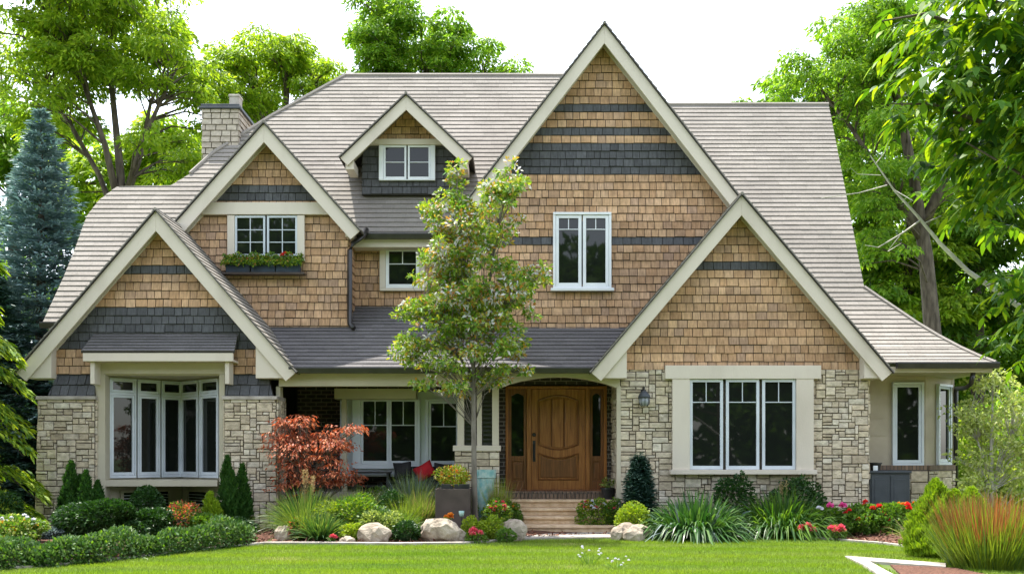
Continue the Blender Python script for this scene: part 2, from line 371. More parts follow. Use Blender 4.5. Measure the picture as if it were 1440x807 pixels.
def clip_rect(poly, u0, u1, v0, v1):
    for ax, lim, sgn in ((0, u0, 1), (0, u1, -1), (1, v0, 1), (1, v1, -1)):
        out = []
        for i in range(len(poly)):
            a, b = poly[i], poly[(i + 1) % len(poly)]
            da, db = (a[ax] - lim) * sgn, (b[ax] - lim) * sgn
            if da >= 0: out.append(a)
            if (da >= 0) != (db >= 0):
                t = da / (da - db); out.append((a[0] + t * (b[0] - a[0]), a[1] + t * (b[1] - a[1])))
        poly = out
        if len(poly) < 3: return []
    res = []
    for p in poly:
        if not res or abs(p[0] - res[-1][0]) + abs(p[1] - res[-1][1]) > 1e-5: res.append(p)
    if len(res) > 2 and abs(res[0][0] - res[-1][0]) + abs(res[0][1] - res[-1][1]) < 1e-5: res.pop()
    if len(res) < 3: return []
    A = sum(res[i][0] * res[(i + 1) % len(res)][1] - res[(i + 1) % len(res)][0] * res[i][1] for i in range(len(res))) / 2
    return res if A > 2e-4 else []

def shingle(fr, poly, row, wmin, wmax, thick, pick, holes=(), gap=.013, jit=.006, v_start=None, row_gap=.018, thv=.25):
    """courses of single shingles clipped to poly; pick(row centre v) -> which MB takes the row"""
    us = [p[0] for p in poly]; vs_ = [p[1] for p in poly]
    u0, u1, v0, v1 = min(us), max(us), min(vs_), max(vs_)
    v = v0 if v_start is None else v_start
    while v < v1:
        mb = pick(v + row / 2)
        u = u0 - random.random() * wmax
        while u < u1:
            wd = random.uniform(wmin, wmax)
            b = v + random.uniform(-jit, jit)
            a0, a1 = u + gap / 2, u + wd - gap / 2
            if not any(a0 > h[0] and a1 < h[1] and b > h[2] and v + row < h[3] for h in holes):
                q = clip_rect(poly, a0, a1, b + row_gap, v + row + .004)  # on shingled courses the bared dark backing stands in for the butt's shadow line
                if q:
                    th = thick * random.uniform(1 - thv, 1 + thv)
                    mb.slab(fr, q, lambda uu, vv: .004 + th * (1 - .72 * min(1, max(0, (vv - b) / row))))
            u += wd
        v += row

def ashlar(mb, fr, poly, cw, ch, thick, holes=(), gap=.0155, wmax=5, hmax=3):
    us = [p[0] for p in poly]; vs_ = [p[1] for p in poly]
    u0, v0 = min(us), min(vs_)
    nu, nv = int((max(us) - u0) / cw) + 1, int((max(vs_) - v0) / ch) + 1
    used = [[False] * nu for _ in range(nv)]
    for j in range(nv):
        for i in range(nu):
            if used[j][i]: continue
            h = min(random.choice([1, 1, 1, 2, 2, 2, 2, hmax]), nv - j); wd = random.randint(2, wmax) if h < 3 else random.randint(3, wmax)
            k = 0
            while k < wd and i + k < nu and not used[j][i + k]: k += 1
            wd = k
            for jj in range(j, j + h):
                for ii in range(i, i + wd): used[jj][ii] = True
            a0, a1, b0, b1 = u0 + i * cw, u0 + (i + wd) * cw, v0 + j * ch, v0 + (j + h) * ch
            if any(a0 > q[0] - .01 and a1 < q[1] + .01 and b0 > q[2] - .01 and b1 < q[3] + .01 for q in holes): continue
            g = gap * random.uniform(.35, .7)
            q = clip_rect(poly, a0 + g, a1 - g, b0 + g, b1 - g)
            if q:
                th = thick * random.uniform(.5, 1.3); ca, cb = random.uniform(-.02, .02), random.uniform(-.03, .03)
                cu, cv = (a0 + a1) / 2, (b0 + b1) / 2
                # slightly pillowed face: inset top
                n = len(q); b = len(mb.v)
                inset = [(cu + (u - cu) * .95, cv + (v - cv) * .9) for u, v in q]
                mb.v += [tuple(fr.at(u, v, 0)) for u, v in q]
                mb.v += [tuple(fr.at(u + random.uniform(-.003, .003), v + random.uniform(-.003, .003), th * .7)) for u, v in q]
                mb.v += [tuple(fr.at(u, v, th + ca * (u - cu) + cb * (v - cv))) for u, v in inset]
                mb.f.append(tuple(range(b + 2 * n, b + 3 * n))); mb.m.append(0)
                for L0 in (0, n):
                    for x in range(n):
                        y = (x + 1) % n
                        mb.f.append((b + L0 + x, b + L0 + y, b + L0 + n + y, b + L0 + n + x)); mb.m.append(0)

# ------------------------------------------------------------------ foliage helpers (numpy)
def quads_obj(name, V, nrows, mats, parent=None, smooth=False, mat_idx=None):
    """V: (N, nrows, 2, 3) ribbons -> mesh of quads"""
    N = V.shape[0]
    me = bpy.data.meshes.new(name)
    verts = V.reshape(-1, 3).astype(np.float32)
    base = (np.arange(N) * nrows * 2)[:, None]
    q = []
    for r in range(nrows - 1):
        q.append(np.stack([base[:, 0] + 2 * r, base[:, 0] + 2 * r + 1, base[:, 0] + 2 * r + 3, base[:, 0] + 2 * r + 2], 1))
    F = np.stack(q, 1).reshape(-1, 4).astype(np.int32)
    me.vertices.add(len(verts)); me.vertices.foreach_set('co', verts.ravel())
    me.loops.add(F.size); me.loops.foreach_set('vertex_index', F.ravel())
    me.polygons.add(len(F)); me.polygons.foreach_set('loop_start', np.arange(len(F), dtype=np.int32) * 4)
    me.polygons.foreach_set('loop_total', np.full(len(F), 4, dtype=np.int32))
    if mat_idx is not None: me.polygons.foreach_set('material_index', np.repeat(mat_idx, nrows - 1).astype(np.int32))
    me.update(calc_edges=True)
    return link(name, me, mats, parent, smooth)

def unit(a): return a / np.maximum(np.linalg.norm(a, axis=-1, keepdims=True), 1e-9)

LEAF = ((0, .12), (.4, 1.0), (.75, .7), (1, .06))
BLADE = ((0, 1.0), (.35, .9), (.7, .6), (1, .12))
DIAM = ((0, .25), (.5, 1.0), (1, .12))
def ribbons(C, A, U, L, W, prof=DIAM, droop=0.0):
    """C base points, A axes, U rough normals, L lengths, W widths"""
    C = np.asarray(C, float); N = len(C)
    A = unit(np.asarray(A, float)); S = unit(np.cross(A, U)); Nn = np.cross(S, A)
    L = np.broadcast_to(L, (N,))[:, None]; W = np.broadcast_to(W, (N,))[:, None]
    dr = np.broadcast_to(droop, (N,))[:, None]
    V = np.zeros((N, len(prof), 2, 3))
    for i, (t, w_) in enumerate(prof):
        P = C + A * L * t
        P[:, 2:3] -= dr * L * t * t
        V[:, i, 0] = P - S * W * w_ / 2
        V[:, i, 1] = P + S * W * w_ / 2
    return V

def rnd_dir(n, up=0.0):
    d = RNG.normal(size=(n, 3)); d = unit(d); d[:, 2] += up
    return unit(d)

def ball_leaves(n, R, leaf, lump=.25, shell=.55, up=.35, flat=1.0, seed=None, bottom=-1.0):
    """leaves in a lumpy ellipsoid R=(rx, ry, rz) centred at the origin"""
    d = rnd_dir(int(n * 1.3)); d = d[d[:, 2] > bottom][:n]; n = len(d)
    k = 7; cs = rnd_dir(k * 3)
    dots = d @ cs.T
    bump = 1 + lump * (np.max(dots, 1) - .85) * 4
    r = (shell + (1 - shell) * RNG.random(n) ** .5) * np.clip(bump, .55, 1.25)
    P = d * r[:, None] * np.array(R)
    A = unit(d + rnd_dir(n) * .8 + np.array([0, 0, up * .6]))
    U = unit(rnd_dir(n) * .7 + d * .4 + np.array([0, 0, up]))
    L = leaf * RNG.uniform(.7, 1.35, n); W = L * RNG.uniform(.42, .6, n)
    return P - A * L[:, None] * .4, A, U, L, W

def lumpy(name, rx, ry, rz, sub, amp, freq, seed, mat, parent=None, loc=(0, 0, 0), flat_bottom=True, smooth=True):
    bm = bmesh.new(); bmesh.ops.create_icosphere(bm, subdivisions=sub, radius=1)
    for v in bm.verts:
        p = v.co.copy(); q = p * freq + Vector((seed * 3.7, seed * 1.3, seed * 2.1))
        k = 1 + amp * noise.noise(q) + amp * .5 * noise.noise(q * 2.3) + amp * .25 * noise.noise(q * 5)
        v.co = Vector((p.x * rx * k, p.y * ry * k, p.z * rz * k))
        if flat_bottom and v.co.z < -rz * .55: v.co.z = -rz * .55
    me = bpy.data.meshes.new(name); bm.to_mesh(me); bm.free()
    o = link(name, me, mat, parent, smooth); o.location = loc
    return o
# ------------------------------------------------------------------ terrain
def sstep(a, b, t):
    t = max(0.0, min(1.0, (t - a) / (b - a))); return t * t * (3 - 2 * t)
EDGE_PX = [(-500, 812), (-120, 806), (60, 798), (200, 784), (300, 772), (370, 765), (440, 765), (560, 766), (650, 765), (740, 759), (800, 755.5), (870, 753.5), (960, 752.5), (1050, 753), (1150, 758), (1240, 765), (1290, 771), (1400, 786), (1700, 806)]
EDGE = []
for px, py in EDGE_PX:
    Y = on_ground(py, .01); EDGE.append((X(px, Y), Y))
def edge_y(x):
    for i in range(len(EDGE) - 1):
        if EDGE[i][0] <= x <= EDGE[i + 1][0]:
            t = (x - EDGE[i][0]) / (EDGE[i + 1][0] - EDGE[i][0]); t = t
            return EDGE[i][1] + t * (EDGE[i + 1][1] - EDGE[i][1])
    return EDGE[0][1] if x < EDGE[0][0] else EDGE[-1][1]
def gz(x, y):
    """height of the ground"""
    return .09 * sstep(0, 1.8, y - edge_y(x) - .05)

def sheet(name, xs, ys, zf, mat, label=None, kind='structure', inside=None):
    mb = MB(); idx = {}
    for j, y in enumerate(ys):
        for i, x in enumerate(xs):
            yy = y(x) if callable(y) else y
            mb.v.append((x, yy, zf(x, yy)))
    n = len(xs)
    for j in range(len(ys) - 1):
        for i in range(n - 1):
            mb.f.append((j * n + i, j * n + i + 1, (j + 1) * n + i + 1, (j + 1) * n + i)); mb.m.append(0)
    o = mb.build(name, mat, smooth=True)
    return tag(o, kind=kind, label=label)

xs = [-400, -150, -60, -30, -20] + [i * .4 for i in range(-40, 41)] + [20, 30, 60, 150, 400]
ys = [-200, -60, -20, 0, 5, 9] + [10 + i * .4 for i in range(41)] + [28, 34, 45, 70, 150, 500]
sheet('lawn', xs, ys, lambda x, y: gz(x, y) - .004 if abs(x) < 17 and y < 27 else -.004, M['lawn'])
bx = [-14 + i * .2 for i in range(141)]
sheet('garden_bed', bx, [(lambda x, k=k: edge_y(x) + k) for k in (.1, .3, .5, .8, 1.2, 1.7, 2.3, 3.2, 4.5)], lambda x, y: gz(x, y) + .008 + .02 * noise.noise(Vector((x * 2, y * 2, 0))) * sstep(0, .4, y - edge_y(x)), M['mulch'])
# pale edging strip between lawn and bed
mb = MB(); ex = [-13 + i * .15 for i in range(174)]
for i in range(len(ex) - 1):
    a, b = ex[i], ex[i + 1]; ya, yb = edge_y(a), edge_y(b)
    top = [(a, ya, .045), (b, yb, .045), (b, yb + .11, .05), (a, ya + .11, .05)]
    mb.face(top); mb.face([(a, ya, -.01), (b, yb, -.01), (b, yb, .045), (a, ya, .045)])
    mb.face([(b, yb + .11, -.01), (a, ya + .11, -.01), (a, ya + .11, .05), (b, yb + .11, .05)])
tag(mb.build('garden_edging', M['concrete']), kind='structure')
# concrete path pieces at the lower right, and the small mulch and dry patches they frame
def ground_poly(name, pxs, z, mat, thick=.03):
    P = [(X(px, on_ground(py, z)), on_ground(py, z)) for px, py in pxs]
    A = sum(P[i][0] * P[(i + 1) % len(P)][1] - P[(i + 1) % len(P)][0] * P[i][1] for i in range(len(P)))
    if A < 0: P.reverse()
    mb = MB(); mb.fpoly(Frame((0, 0, 0), (1, 0, 0), (0, 1, 0), (0, 0, 1)), P, z - thick, z)
    return tag(mb.build(name, mat), kind='structure')
ground_poly('path', [(1188, 781), (1330, 791), (1330, 796), (1222, 788), (1266, 812), (1242, 812), (1218, 795)], .035, M['concrete'], .06)
ground_poly('mulch_strip', [(1252, 793), (1345, 798), (1500, 830), (1290, 830), (1266, 806)], .02, M['mulch'], .04)

# ------------------------------------------------------------------ the house
HOUSE = thing('house', 'large two storey shingle and stone house with steep beige trimmed gables', 'house', (0, 21, 0))

def prism_px(mb, pts, Y0, Y1, m=0):
    """outline given in photo pixels at distance Y0, extruded straight back to Y1"""
    P = [(X(a, Y0), Z(b, Y0)) for a, b in pts]
    A = sum(P[i][0] * P[(i + 1) % len(P)][1] - P[(i + 1) % len(P)][0] * P[i][1] for i in range(len(P)))
    if A < 0: P.reverse()
    mb.fpoly(front(Y0), P, -(Y1 - Y0), 0, m)

# --- roofs
def roof_frame(P0, slope):            # rises toward +Y from P0
    c, s = 1 / math.hypot(1, slope), slope / math.hypot(1, slope)
    return Frame(P0, (1, 0, 0), (0, c, s), (0, -s, c))

def tabs(mb, fr, poly, row=.145, wmin=.24, wmax=.36, thick=.024, m=0):
    shingle(fr, poly, row, wmin, wmax, thick, lambda v: mb, gap=.002, jit=.002, row_gap=.011, thv=.07)

MAIN_T = 1.43; ME_Y, ME_Z = 21.2, Z(330, 21.2)
def main_pt(px, py):                  # where the line of sight of a photo pixel meets the main roof plane
    k = (640 - py) / FPX
    Y = (EYE - ME_Z + MAIN_T * ME_Y) / (MAIN_T - k)
    return X(px, Y), Y, EYE + k * Y
def main_z(Y): return ME_Z + MAIN_T * (Y - ME_Y)

MR = [main_pt(*p) for p in ((485, 107), (380, 165), (300, 216), (268, 245), (240, 262), (165, 263), (140, 282), (122, 305), (108, 345), (90, 390), (60, 455))]
RID_Y = MR[0][1]
mr_eave_y = MR[-1][1]
outline = MR + [(-6.5, mr_eave_y, main_z(mr_eave_y)), (-6.5, ME_Y, ME_Z), (1.0, ME_Y, ME_Z), (1.6, RID_Y, MR[0][2])]
fr = roof_frame((0, ME_Y, ME_Z), MAIN_T)
hyp = math.hypot(1, MAIN_T)
uv = [(x, (y - ME_Y) * hyp) for x, y, z in outline]
mb = MB()
pts_f = [fr.at(u, v, 0) for u, v in uv]
pts_b = [Vector((p.x, 2 * RID_Y - p.y, p.z)) for p in pts_f]
n = len(pts_f)
mb.face(pts_f, 1); mb.face(list(reversed(pts_b)), 1)
for i in range(n):
    j = (i + 1) % n
    mb.face([pts_f[j], pts_f[i], pts_b[i], pts_b[j]], 0 if i < 10 else 1)
tabs(mb, fr, uv)
# ridge and hip caps
mb.tube([pts_f[0] + Vector((0, 0, .01)), pts_f[-1] + Vector((0, 0, .01))], .055, 6)
mb.tube([p + Vector((0, -.01, .012)) for p in pts_f[:4]], .05, 6)
mb.build('main_roof', [M['roof'], M['roof_under']], HOUSE)
# eave board and gutter of the main roof between the gables
mb = MB(); mb.box(-3.4, -.6, ME_Y + .03, ME_Y + .46, ME_Z - .26, ME_Z - .07)
mb.box(X(60, mr_eave_y) + .1, -8.2, mr_eave_y + .05, mr_eave_y + .6, main_z(mr_eave_y) - .22, main_z(mr_eave_y) - .04)
mb.build('fascia', M['trim'], HOUSE, bevel=.006)
def gutter(pts, name='gutter', r=.06):
    mb = MB()
    for (a, b) in zip(pts[:-1], pts[1:]):
        a, b = Vector(a), Vector(b); d = (b - a).normalized(); nrm = Vector((d.y, -d.x, 0)); up = Vector((0, 0, 1))
        prof = [(-.07, .07), (-.075, .045), (-.055, -.05), (.05, -.05), (.05, .07), (.035, .07), (.03, -.03), (-.04, -.03), (-.06, .05), (-.055, .07)]
        ra = [a - nrm * 0 + nrm * (-p[0]) + up * p[1] for p in prof]; rb = [b + nrm * (-p[0]) + up * p[1] for p in prof]
        k = len(prof)
        for i in range(k):
            j = (i + 1) % k; mb.face([ra[i], ra[j], rb[j], rb[i]])
        mb.face(ra); mb.face(list(reversed(rb)))
    return mb.build(name, M['gutter'], HOUSE)
gutter([(X(512, ME_Y), ME_Y - .08, ME_Z - .06), (-.6, ME_Y - .08, ME_Z - .06)])
gutter([(X(60, mr_eave_y), mr_eave_y - .08, main_z(mr_eave_y) - .05), (-8.3, mr_eave_y - .08, main_z(mr_eave_y) - .05)])

# --- right hand roof with its flared foot
KY = 21.25; KZ = Z(405, KY); RT = 1.5
k_ = (640 - 148) / FPX
RRY = (EYE - KZ + RT * KY) / (RT - k_); RRZ = EYE + k_ * RRY
prof = [(X(1165, RRY), RRY, RRZ), (X(1215, KY), KY, KZ)]
for (px, py, t) in ((1235, 419, 1.36), (1262, 437, 1.2), (1290, 456, 1.05), (1320, 474, .92), (1350, 490, .78), (1376, 502, .66), (1400, 511, .55)):
    _, Yp, Zp = prof[-1]; k = (640 - py) / FPX
    Yn = (Zp - t * Yp - EYE) / (k - t); prof.append((X(px, Yn), Yn, EYE + k * Yn))
REY, REZ = prof[-1][1], prof[-1][2]
XA4, ZA4 = X(1043, 19.15), Z(275, 19.15)      # apex of the right front gable
mb = MB()
for i in range(len(prof) - 1):
    (xa, ya, za), (xb, yb, zb) = prof[i], prof[i + 1]
    sl = (za - zb) / (ya - yb); f2 = roof_frame((0, yb, zb), sl); L = math.hypot(ya - yb, za - zb)
    if i == 0:
        vc = (20.85 - yb) * math.hypot(1, sl)
        poly = [(4.7, 0), (xb, 0), (xa, L), (1.6, L), (1.6, max(0, vc)), (4.7, max(0, vc))] if vc > 0 else [(1.6, 0), (xb, 0), (xa, L), (1.6, L)]
        x0 = x0t = 1.6
    else:
        off4 = .06 if yb < 19.3 else -.3
        x0, x0t = XA4 + (ZA4 - zb) / 1.177 + off4, XA4 + (ZA4 - za) / 1.177 + off4; poly = [(x0, 0), (xb, 0), (xa, L), (x0t, L)]
    tabs(mb, f2, poly)
    a0, a1, b1, b0 = Vector((x0t, ya, za)), Vector((xa, ya, za)), Vector((xb, yb, zb)), Vector((x0, yb, zb))
    mb.face([b0, b1, a1, a0], 1)
    mir = lambda p: Vector((p.x, 2 * RRY - p.y, p.z))
    mb.face([mir(b1), mir(b0), mir(a0), mir(a1)], 0)
    mb.face([b1, mir(b1), mir(a1), a1], 0)
mb.tube([(1.6, RRY, RRZ + .01), (prof[0][0], RRY, RRZ + .01)], .055, 6)
mb.tube([(p[0], p[1], p[2] + .015) for p in prof[1:]], .05, 6)
mb.build('side_roof', [M['roof'], M['roof_under']], HOUSE)
gutter([(X(1259, REY), REY - .07, REZ - .05), (prof[-1][0] + .02, REY - .07, REZ - .05)])
mb = MB()
mb.box(6.9, prof[-1][0] - .05, REY + .02, REY + .06, REZ - .17, REZ - .06)
mb.box(6.9, prof[-1][0] - .06, REY + .06, 23.2, REZ - .17, REZ - .13)
mb.build('soffit', M['trim_olive'], HOUSE)

# --- porch roof
PT = .65; PE_Y = 19.3; PE_Z = Z(518, PE_Y)
fr = roof_frame((0, PE_Y, PE_Z), PT); hy = math.hypot(1, PT)
W1, W2 = (20.8 - PE_Y) * hy, (21.7 - PE_Y) * hy
poly = [(-4.62, 0), (1.58, 0), (2.75, W1), (-.7, W1), (-.7, W2), (-3.42, W2), (-3.42, W1), (-5.6, W1)]
mb = MB(); mb.fpoly(fr, poly, -.05, -.001, 1)
tabs(mb, fr, poly, row=.16)
mb.build('porch_roof', [M['roof_shaded'], M['roof_under']], HOUSE)
gutter([(-4.3, PE_Y - .08, PE_Z - .05), (1.52, PE_Y - .08, PE_Z - .05)])

# --- gables
def slope_frame(xr, zr, s, side, Yb):
    c, sn = 1 / math.hypot(1, s), s / math.hypot(1, s)
    if side > 0: return Frame((xr, Yb, zr), (0, 1, 0), (-c, 0, sn), (sn, 0, c))
    return Frame((xr, Yb, zr), (0, -1, 0), (c, 0, sn), (-sn, 0, c))

def gable(apex, Yb, Yw, slope, yl, yr, Yback, wl, wr, zbot, bands, tv=.38, row=.163, wmin=.13, wmax=.235, holes=(), label=None, frieze=.12, wall_label=None, returns=(True, True), wall_only_dark_below=None, tabs_left=True):
    xa, za = X(apex[0], Yb), Z(apex[1], Yb)
    zl, zr = Z(yl, Yb), Z(yr, Yb)
    xl, xr = xa - (za - zl) / slope, xa + (za - zr) / slope
    fw = front(Yw); c = 1 / math.hypot(1, slope); s_ = slope * c; bw = tv * c
    ztop = za - .10
    # wall backing = the part itself
    poly = [(wl, zbot), (wr, zbot), (wr, ztop - (wr - xa) * slope), (xa, ztop), (wl, ztop - (xa - wl) * slope)]
    mb = MB(); mb.fpoly(fw, poly, -.22, 0, 0)
    g = mb.build('gable', M['roof_under'], HOUSE, tag_label=label)
    cl, bd = MB(), MB()
    def pick(v):
        return bd if any(a <= v <= b for a, b in bands) else cl
    shingle(fw, poly, row, wmin, wmax, .028, pick, holes)
    if cl.f: cl.build('shingle_cladding', M['cedar'], g)
    if bd.f: bd.build('shingle_band', M['slate'], g)
    # barge boards, mitred at the apex, cut square to the slope at the foot
    fb = front(Yb)
    for sg, xe, ze in ((1, xr, zr), (-1, xl, zl)):
        A = (xa, za); B = (xe, ze); C = (xe - sg * s_ * bw, ze - c * bw); D = (xa, za - tv)
        P = [A, D, C, B] if sg > 0 else [A, B, C, D]
        mb = MB(); mb.fpoly(fb, P, -.045, 0)
        if frieze:
            t2 = tv * .3
            xi, zi = xa + sg * (abs(xe - xa) - .12), 0
            zi = ztop - abs(xi - xa) * slope
            xw_ = wr if sg > 0 else wl
            Q = [(xa, ztop - .1), (xa, ztop - .1 - t2), (xw_, ztop - .1 - t2 - abs(xw_ - xa) * slope), (xw_, ztop - .1 - abs(xw_ - xa) * slope)]
            if sg < 0: Q.reverse()
            mb.fpoly(fw, Q, .004, .05)
        mb.build('bargeboard', M['trim'], g, bevel=.006)
    # roof slopes
    rf = MB()
    for sg, xe, ze in ((1, xr, zr), (-1, xl, zl)):
        L = math.hypot(xe - xa, za - ze)
        e = .02
        f2 = slope_frame(xe, ze, slope, sg, Yb - .05)
        D_ = Yback - (Yb - .05)
        P = [(0, -e), (D_, -e), (D_, L), (0, L)] if sg > 0 else [(-D_, -e), (0, -e), (0, L), (-D_, L)]
        rf.fpoly(f2, P, .003, .018, 1)
        tb = Frame(f2.at(0, 0, .018), f2.U, f2.V, f2.N)
        tabs(rf, tb, P, row=.15)
        # soffit lining between the barge board and the wall
        P2 = [(.1, .1), (Yw - Yb + .1, .1), (Yw - Yb + .1, L - .1), (.1, L - .1)]
        if sg < 0: P2 = [(-Yw + Yb - .1, .1), (-.1, .1), (-.1, L - .1), (-Yw + Yb - .1, L - .1)]
        rf.fpoly(f2, P2, -.06, .0, 2)
    rf.tube([(xa, Yb - .05, za + .03), (xa, Yback, za + .03)], .035, 6)
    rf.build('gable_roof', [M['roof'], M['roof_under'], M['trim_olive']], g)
    # boxed eave returns
    rt = MB()
    for sg, xe, ze, on, xw_ in ((1, xr, zr, returns[0], wr), (-1, xl, zl, returns[1], wl)):
        if not on: continue
        xi = xe - sg * .16; zt = lambda x: za - .06 - abs(x - xa) * slope
        P = [(xw_, zt(xw_)), (xi, zt(xi)), (xi, ze - .10), (xw_, ze - .10)]
        A = sum(P[i][0] * P[(i + 1) % 4][1] - P[(i + 1) % 4][0] * P[i][1] for i in range(4))
        if A < 0: P.reverse()
        rt.fpoly(fb, P, -(Yw - Yb) - .25, -.06)
    if rt.f: rt.build('eave_return', M['trim'], g, bevel=.005)
    return g, fw, (xa, za, xl, zl, xr, zr)

def zb(Y, *pairs): return [(Z(b, Y), Z(a, Y)) for a, b in pairs]

# left front gable over the bay
G1Y, G1W = 19.15, 19.45
g1, fw1, i1 = gable((219, 297), G1Y, G1W, 1.155, 524, 524, 21.6, X(80, G1W), X(364, G1W), Z(527, G1W),
    zb(G1W, (379, 391), (430, 487)), holes=[(X(133, G1W), X(316, G1W), 0, Z(496, G1W))])
# upper left gable with the flower box
G2Y, G2W = 20.45, 20.8
g2, fw2, i2 = gable((371, 174), G2Y, G2W, 1.12, 318, 325, 23.6, X(262, G2W), X(489, G2W), Z(470, G2W),
    zb(G2W, (266, 284)), holes=[(X(331, G2W), X(418, G2W), Z(362, G2W), Z(305, G2W))], returns=(True, False))
# tall middle gable
G3Y, G3W = 20.4, 20.8
g3, fw3, i3 = gable((850, 35), G3Y, G3W, 1.285, 283, 330, 24.3, X(672, G3W), 4.85, Z(466, G3W),
    zb(G3W, (144, 158), (179, 193), (204, 242), (331, 346)), holes=[(X(782, G3W), X(856, G3W), Z(405, G3W), Z(303, G3W))], returns=(False, False), row=.163)
# right front gable
G4Y, G4W = 19.15, 19.5
g4, fw4, i4 = gable((1043, 275), G4Y, G4W, 1.177, 524, 524, 22.4, X(879, G4W), X(1208, G4W), Z(521, G4W),
    zb(G4W, (366, 382)))
# dormer
DY, DW = 21.15, 21.75
gd, fwd, idm = gable((571, 134), DY, DW, .95, 222, 222, 25, X(510, DW), X(642, DW), Z(274, DW), [(0, Z(204, DW))], tv=.31, returns=(False, False), frieze=0)
# dormer cheeks
mb = MB()
for sg, x in ((1, X(642, DW)), (-1, X(510, DW))):
    f2 = Frame((x, DW, 0), (0, sg, 0), (0, 0, 1), (sg, 0, 0))
    P = [(.02, Z(274, DW)), (1.0, Z(274, DW)), (2.6, Z(222, DW)), (.02, Z(222, DW))] if sg > 0 else [(-1.0, Z(274, DW)), (-.02, Z(274, DW)), (-.02, Z(222, DW)), (-2.6, Z(222, DW))]
    shingle(f2, P, .163, .13, .235, .028, lambda v: mb)
mb.build('shingle_cheek', M['slate'], gd)
# little boxed brackets under the dormer's barge feet
mb = MB()
for px in (491, 652): mb.box(X(px, DY) - .09, X(px, DY) + .09, DY + .06, DW + .1, Z(234, DY) - .05, Z(226, DY) + .02)
mb.build('bracket', M['trim'], gd, bevel=.01)

# --- wall masses behind the cladding
mb = MB()
mb.box(-9.15, 7.1, 21.9, 26.5, 0, 4.1)                      # main body
mb.box(-6.3, 6.5, 22.0, 26.0, 4.1, 5.6)
mb.box(X(262, 20.8) + .02, X(489, 20.8) - .03, 20.85, 22.2, 3.4, 6.2)      # block behind the upper left gable
mb.box(X(672, 20.8) + .02, 4.8, 20.85, 22.6, 3.4, 5.9)      # block behind the tall gable
mb.box(4.8, 7.2, 21.4, 22.6, 3.3, 4.6)
mb.box(2.2, X(1216, 19.5), 19.75, 22, 0, 3.2)               # block behind the right gable
mb.box(-9.1, -8.6, 19.9, 22, 0, 4.0)
mb.build('wall_core', M['roof_under'], HOUSE)
# middle recessed wall above the porch roof and the return wall of the upper left gable
MW = 21.66; fm = front(MW)
mb = MB(); P = [(-3.45, Z(452, MW)), (-.6, Z(452, MW)), (-.6, ME_Z - .1), (-3.45, ME_Z - .1)]
shingle(fm, P, .163, .13, .235, .028, lambda v: mb, [(X(541, MW), X(594, MW), Z(405, MW), Z(350, MW))])
mb.fpoly(fm, P, -.2, 0, 1)
x_ = X(489, 20.8)
f2 = Frame((x_, 20.8, 0), (0, 1, 0), (0, 0, 1), (1, 0, 0))
P = [(0, Z(466, G2W)), (.88, Z(440, MW)), (.88, ME_Z + .3), (0, 6.15)]
shingle(f2, P, .163, .13, .235, .028, lambda v: mb); mb.fpoly(f2, P, -.1, 0, 1)
x_ = X(672, 20.8); f2 = Frame((x_, 20.8, 0), (0, -1, 0), (0, 0, 1), (-1, 0, 0))
P = [(-.88, 3.6), (0, 3.6), (0, 6.4), (-.88, 6.4)]
shingle(f2, P, .163, .13, .235, .028, lambda v: mb); mb.fpoly(f2, P, -.1, 0, 1)
mb.build('shingle_wall', [M['cedar'], M['roof_under']], HOUSE)

# --- chimney
CY = 22.9; cx0, cx1 = X(284, CY), X(335, CY); cy1 = 25.0; cz0, cz1 = 7.6, Z(154, CY)
mb = MB(); mb.box(cx0 + .01, cx1 - .01, CY + .01, cy1, cz0, cz1, 1)
f2 = front(CY); shingle(f2, [(cx0, cz0), (cx1, cz0), (cx1, cz1), (cx0, cz1)], .135, .18, .26, .03, lambda v: mb, gap=.02, jit=0, row_gap=.018)
f2 = Frame((cx1, CY, 0), (0, 1, 0), (0, 0, 1), (1, 0, 0)); shingle(f2, [(0, cz0), (cy1 - CY, cz0), (cy1 - CY, cz1), (0, cz1)], .135, .18, .26, .03, lambda v: mb, gap=.02, jit=0, row_gap=.018)
ch = mb.build('chimney', [M['chimney_stone'], M['mortar']], HOUSE)
mb = MB(); mb.box(cx0 - .06, cx1 + .07, CY - .07, cy1 + .07, cz1, cz1 + .05); mb.box(cx0 - .02, cx1 + .03, CY - .03, cy1, cz1 + .05, cz1 + .12); mb.build('chimney_cap', M['navy'], ch, bevel=.01)
mb = MB(); mb.box(X(317, CY), X(331, CY), CY + .3, CY + .6, cz1 + .12, Z(127, CY)); mb.box(X(316, CY), X(332, CY), CY + .28, CY + .62, Z(130, CY), Z(126, CY)); mb.build('flue', M['concrete'], ch, bevel=.02)

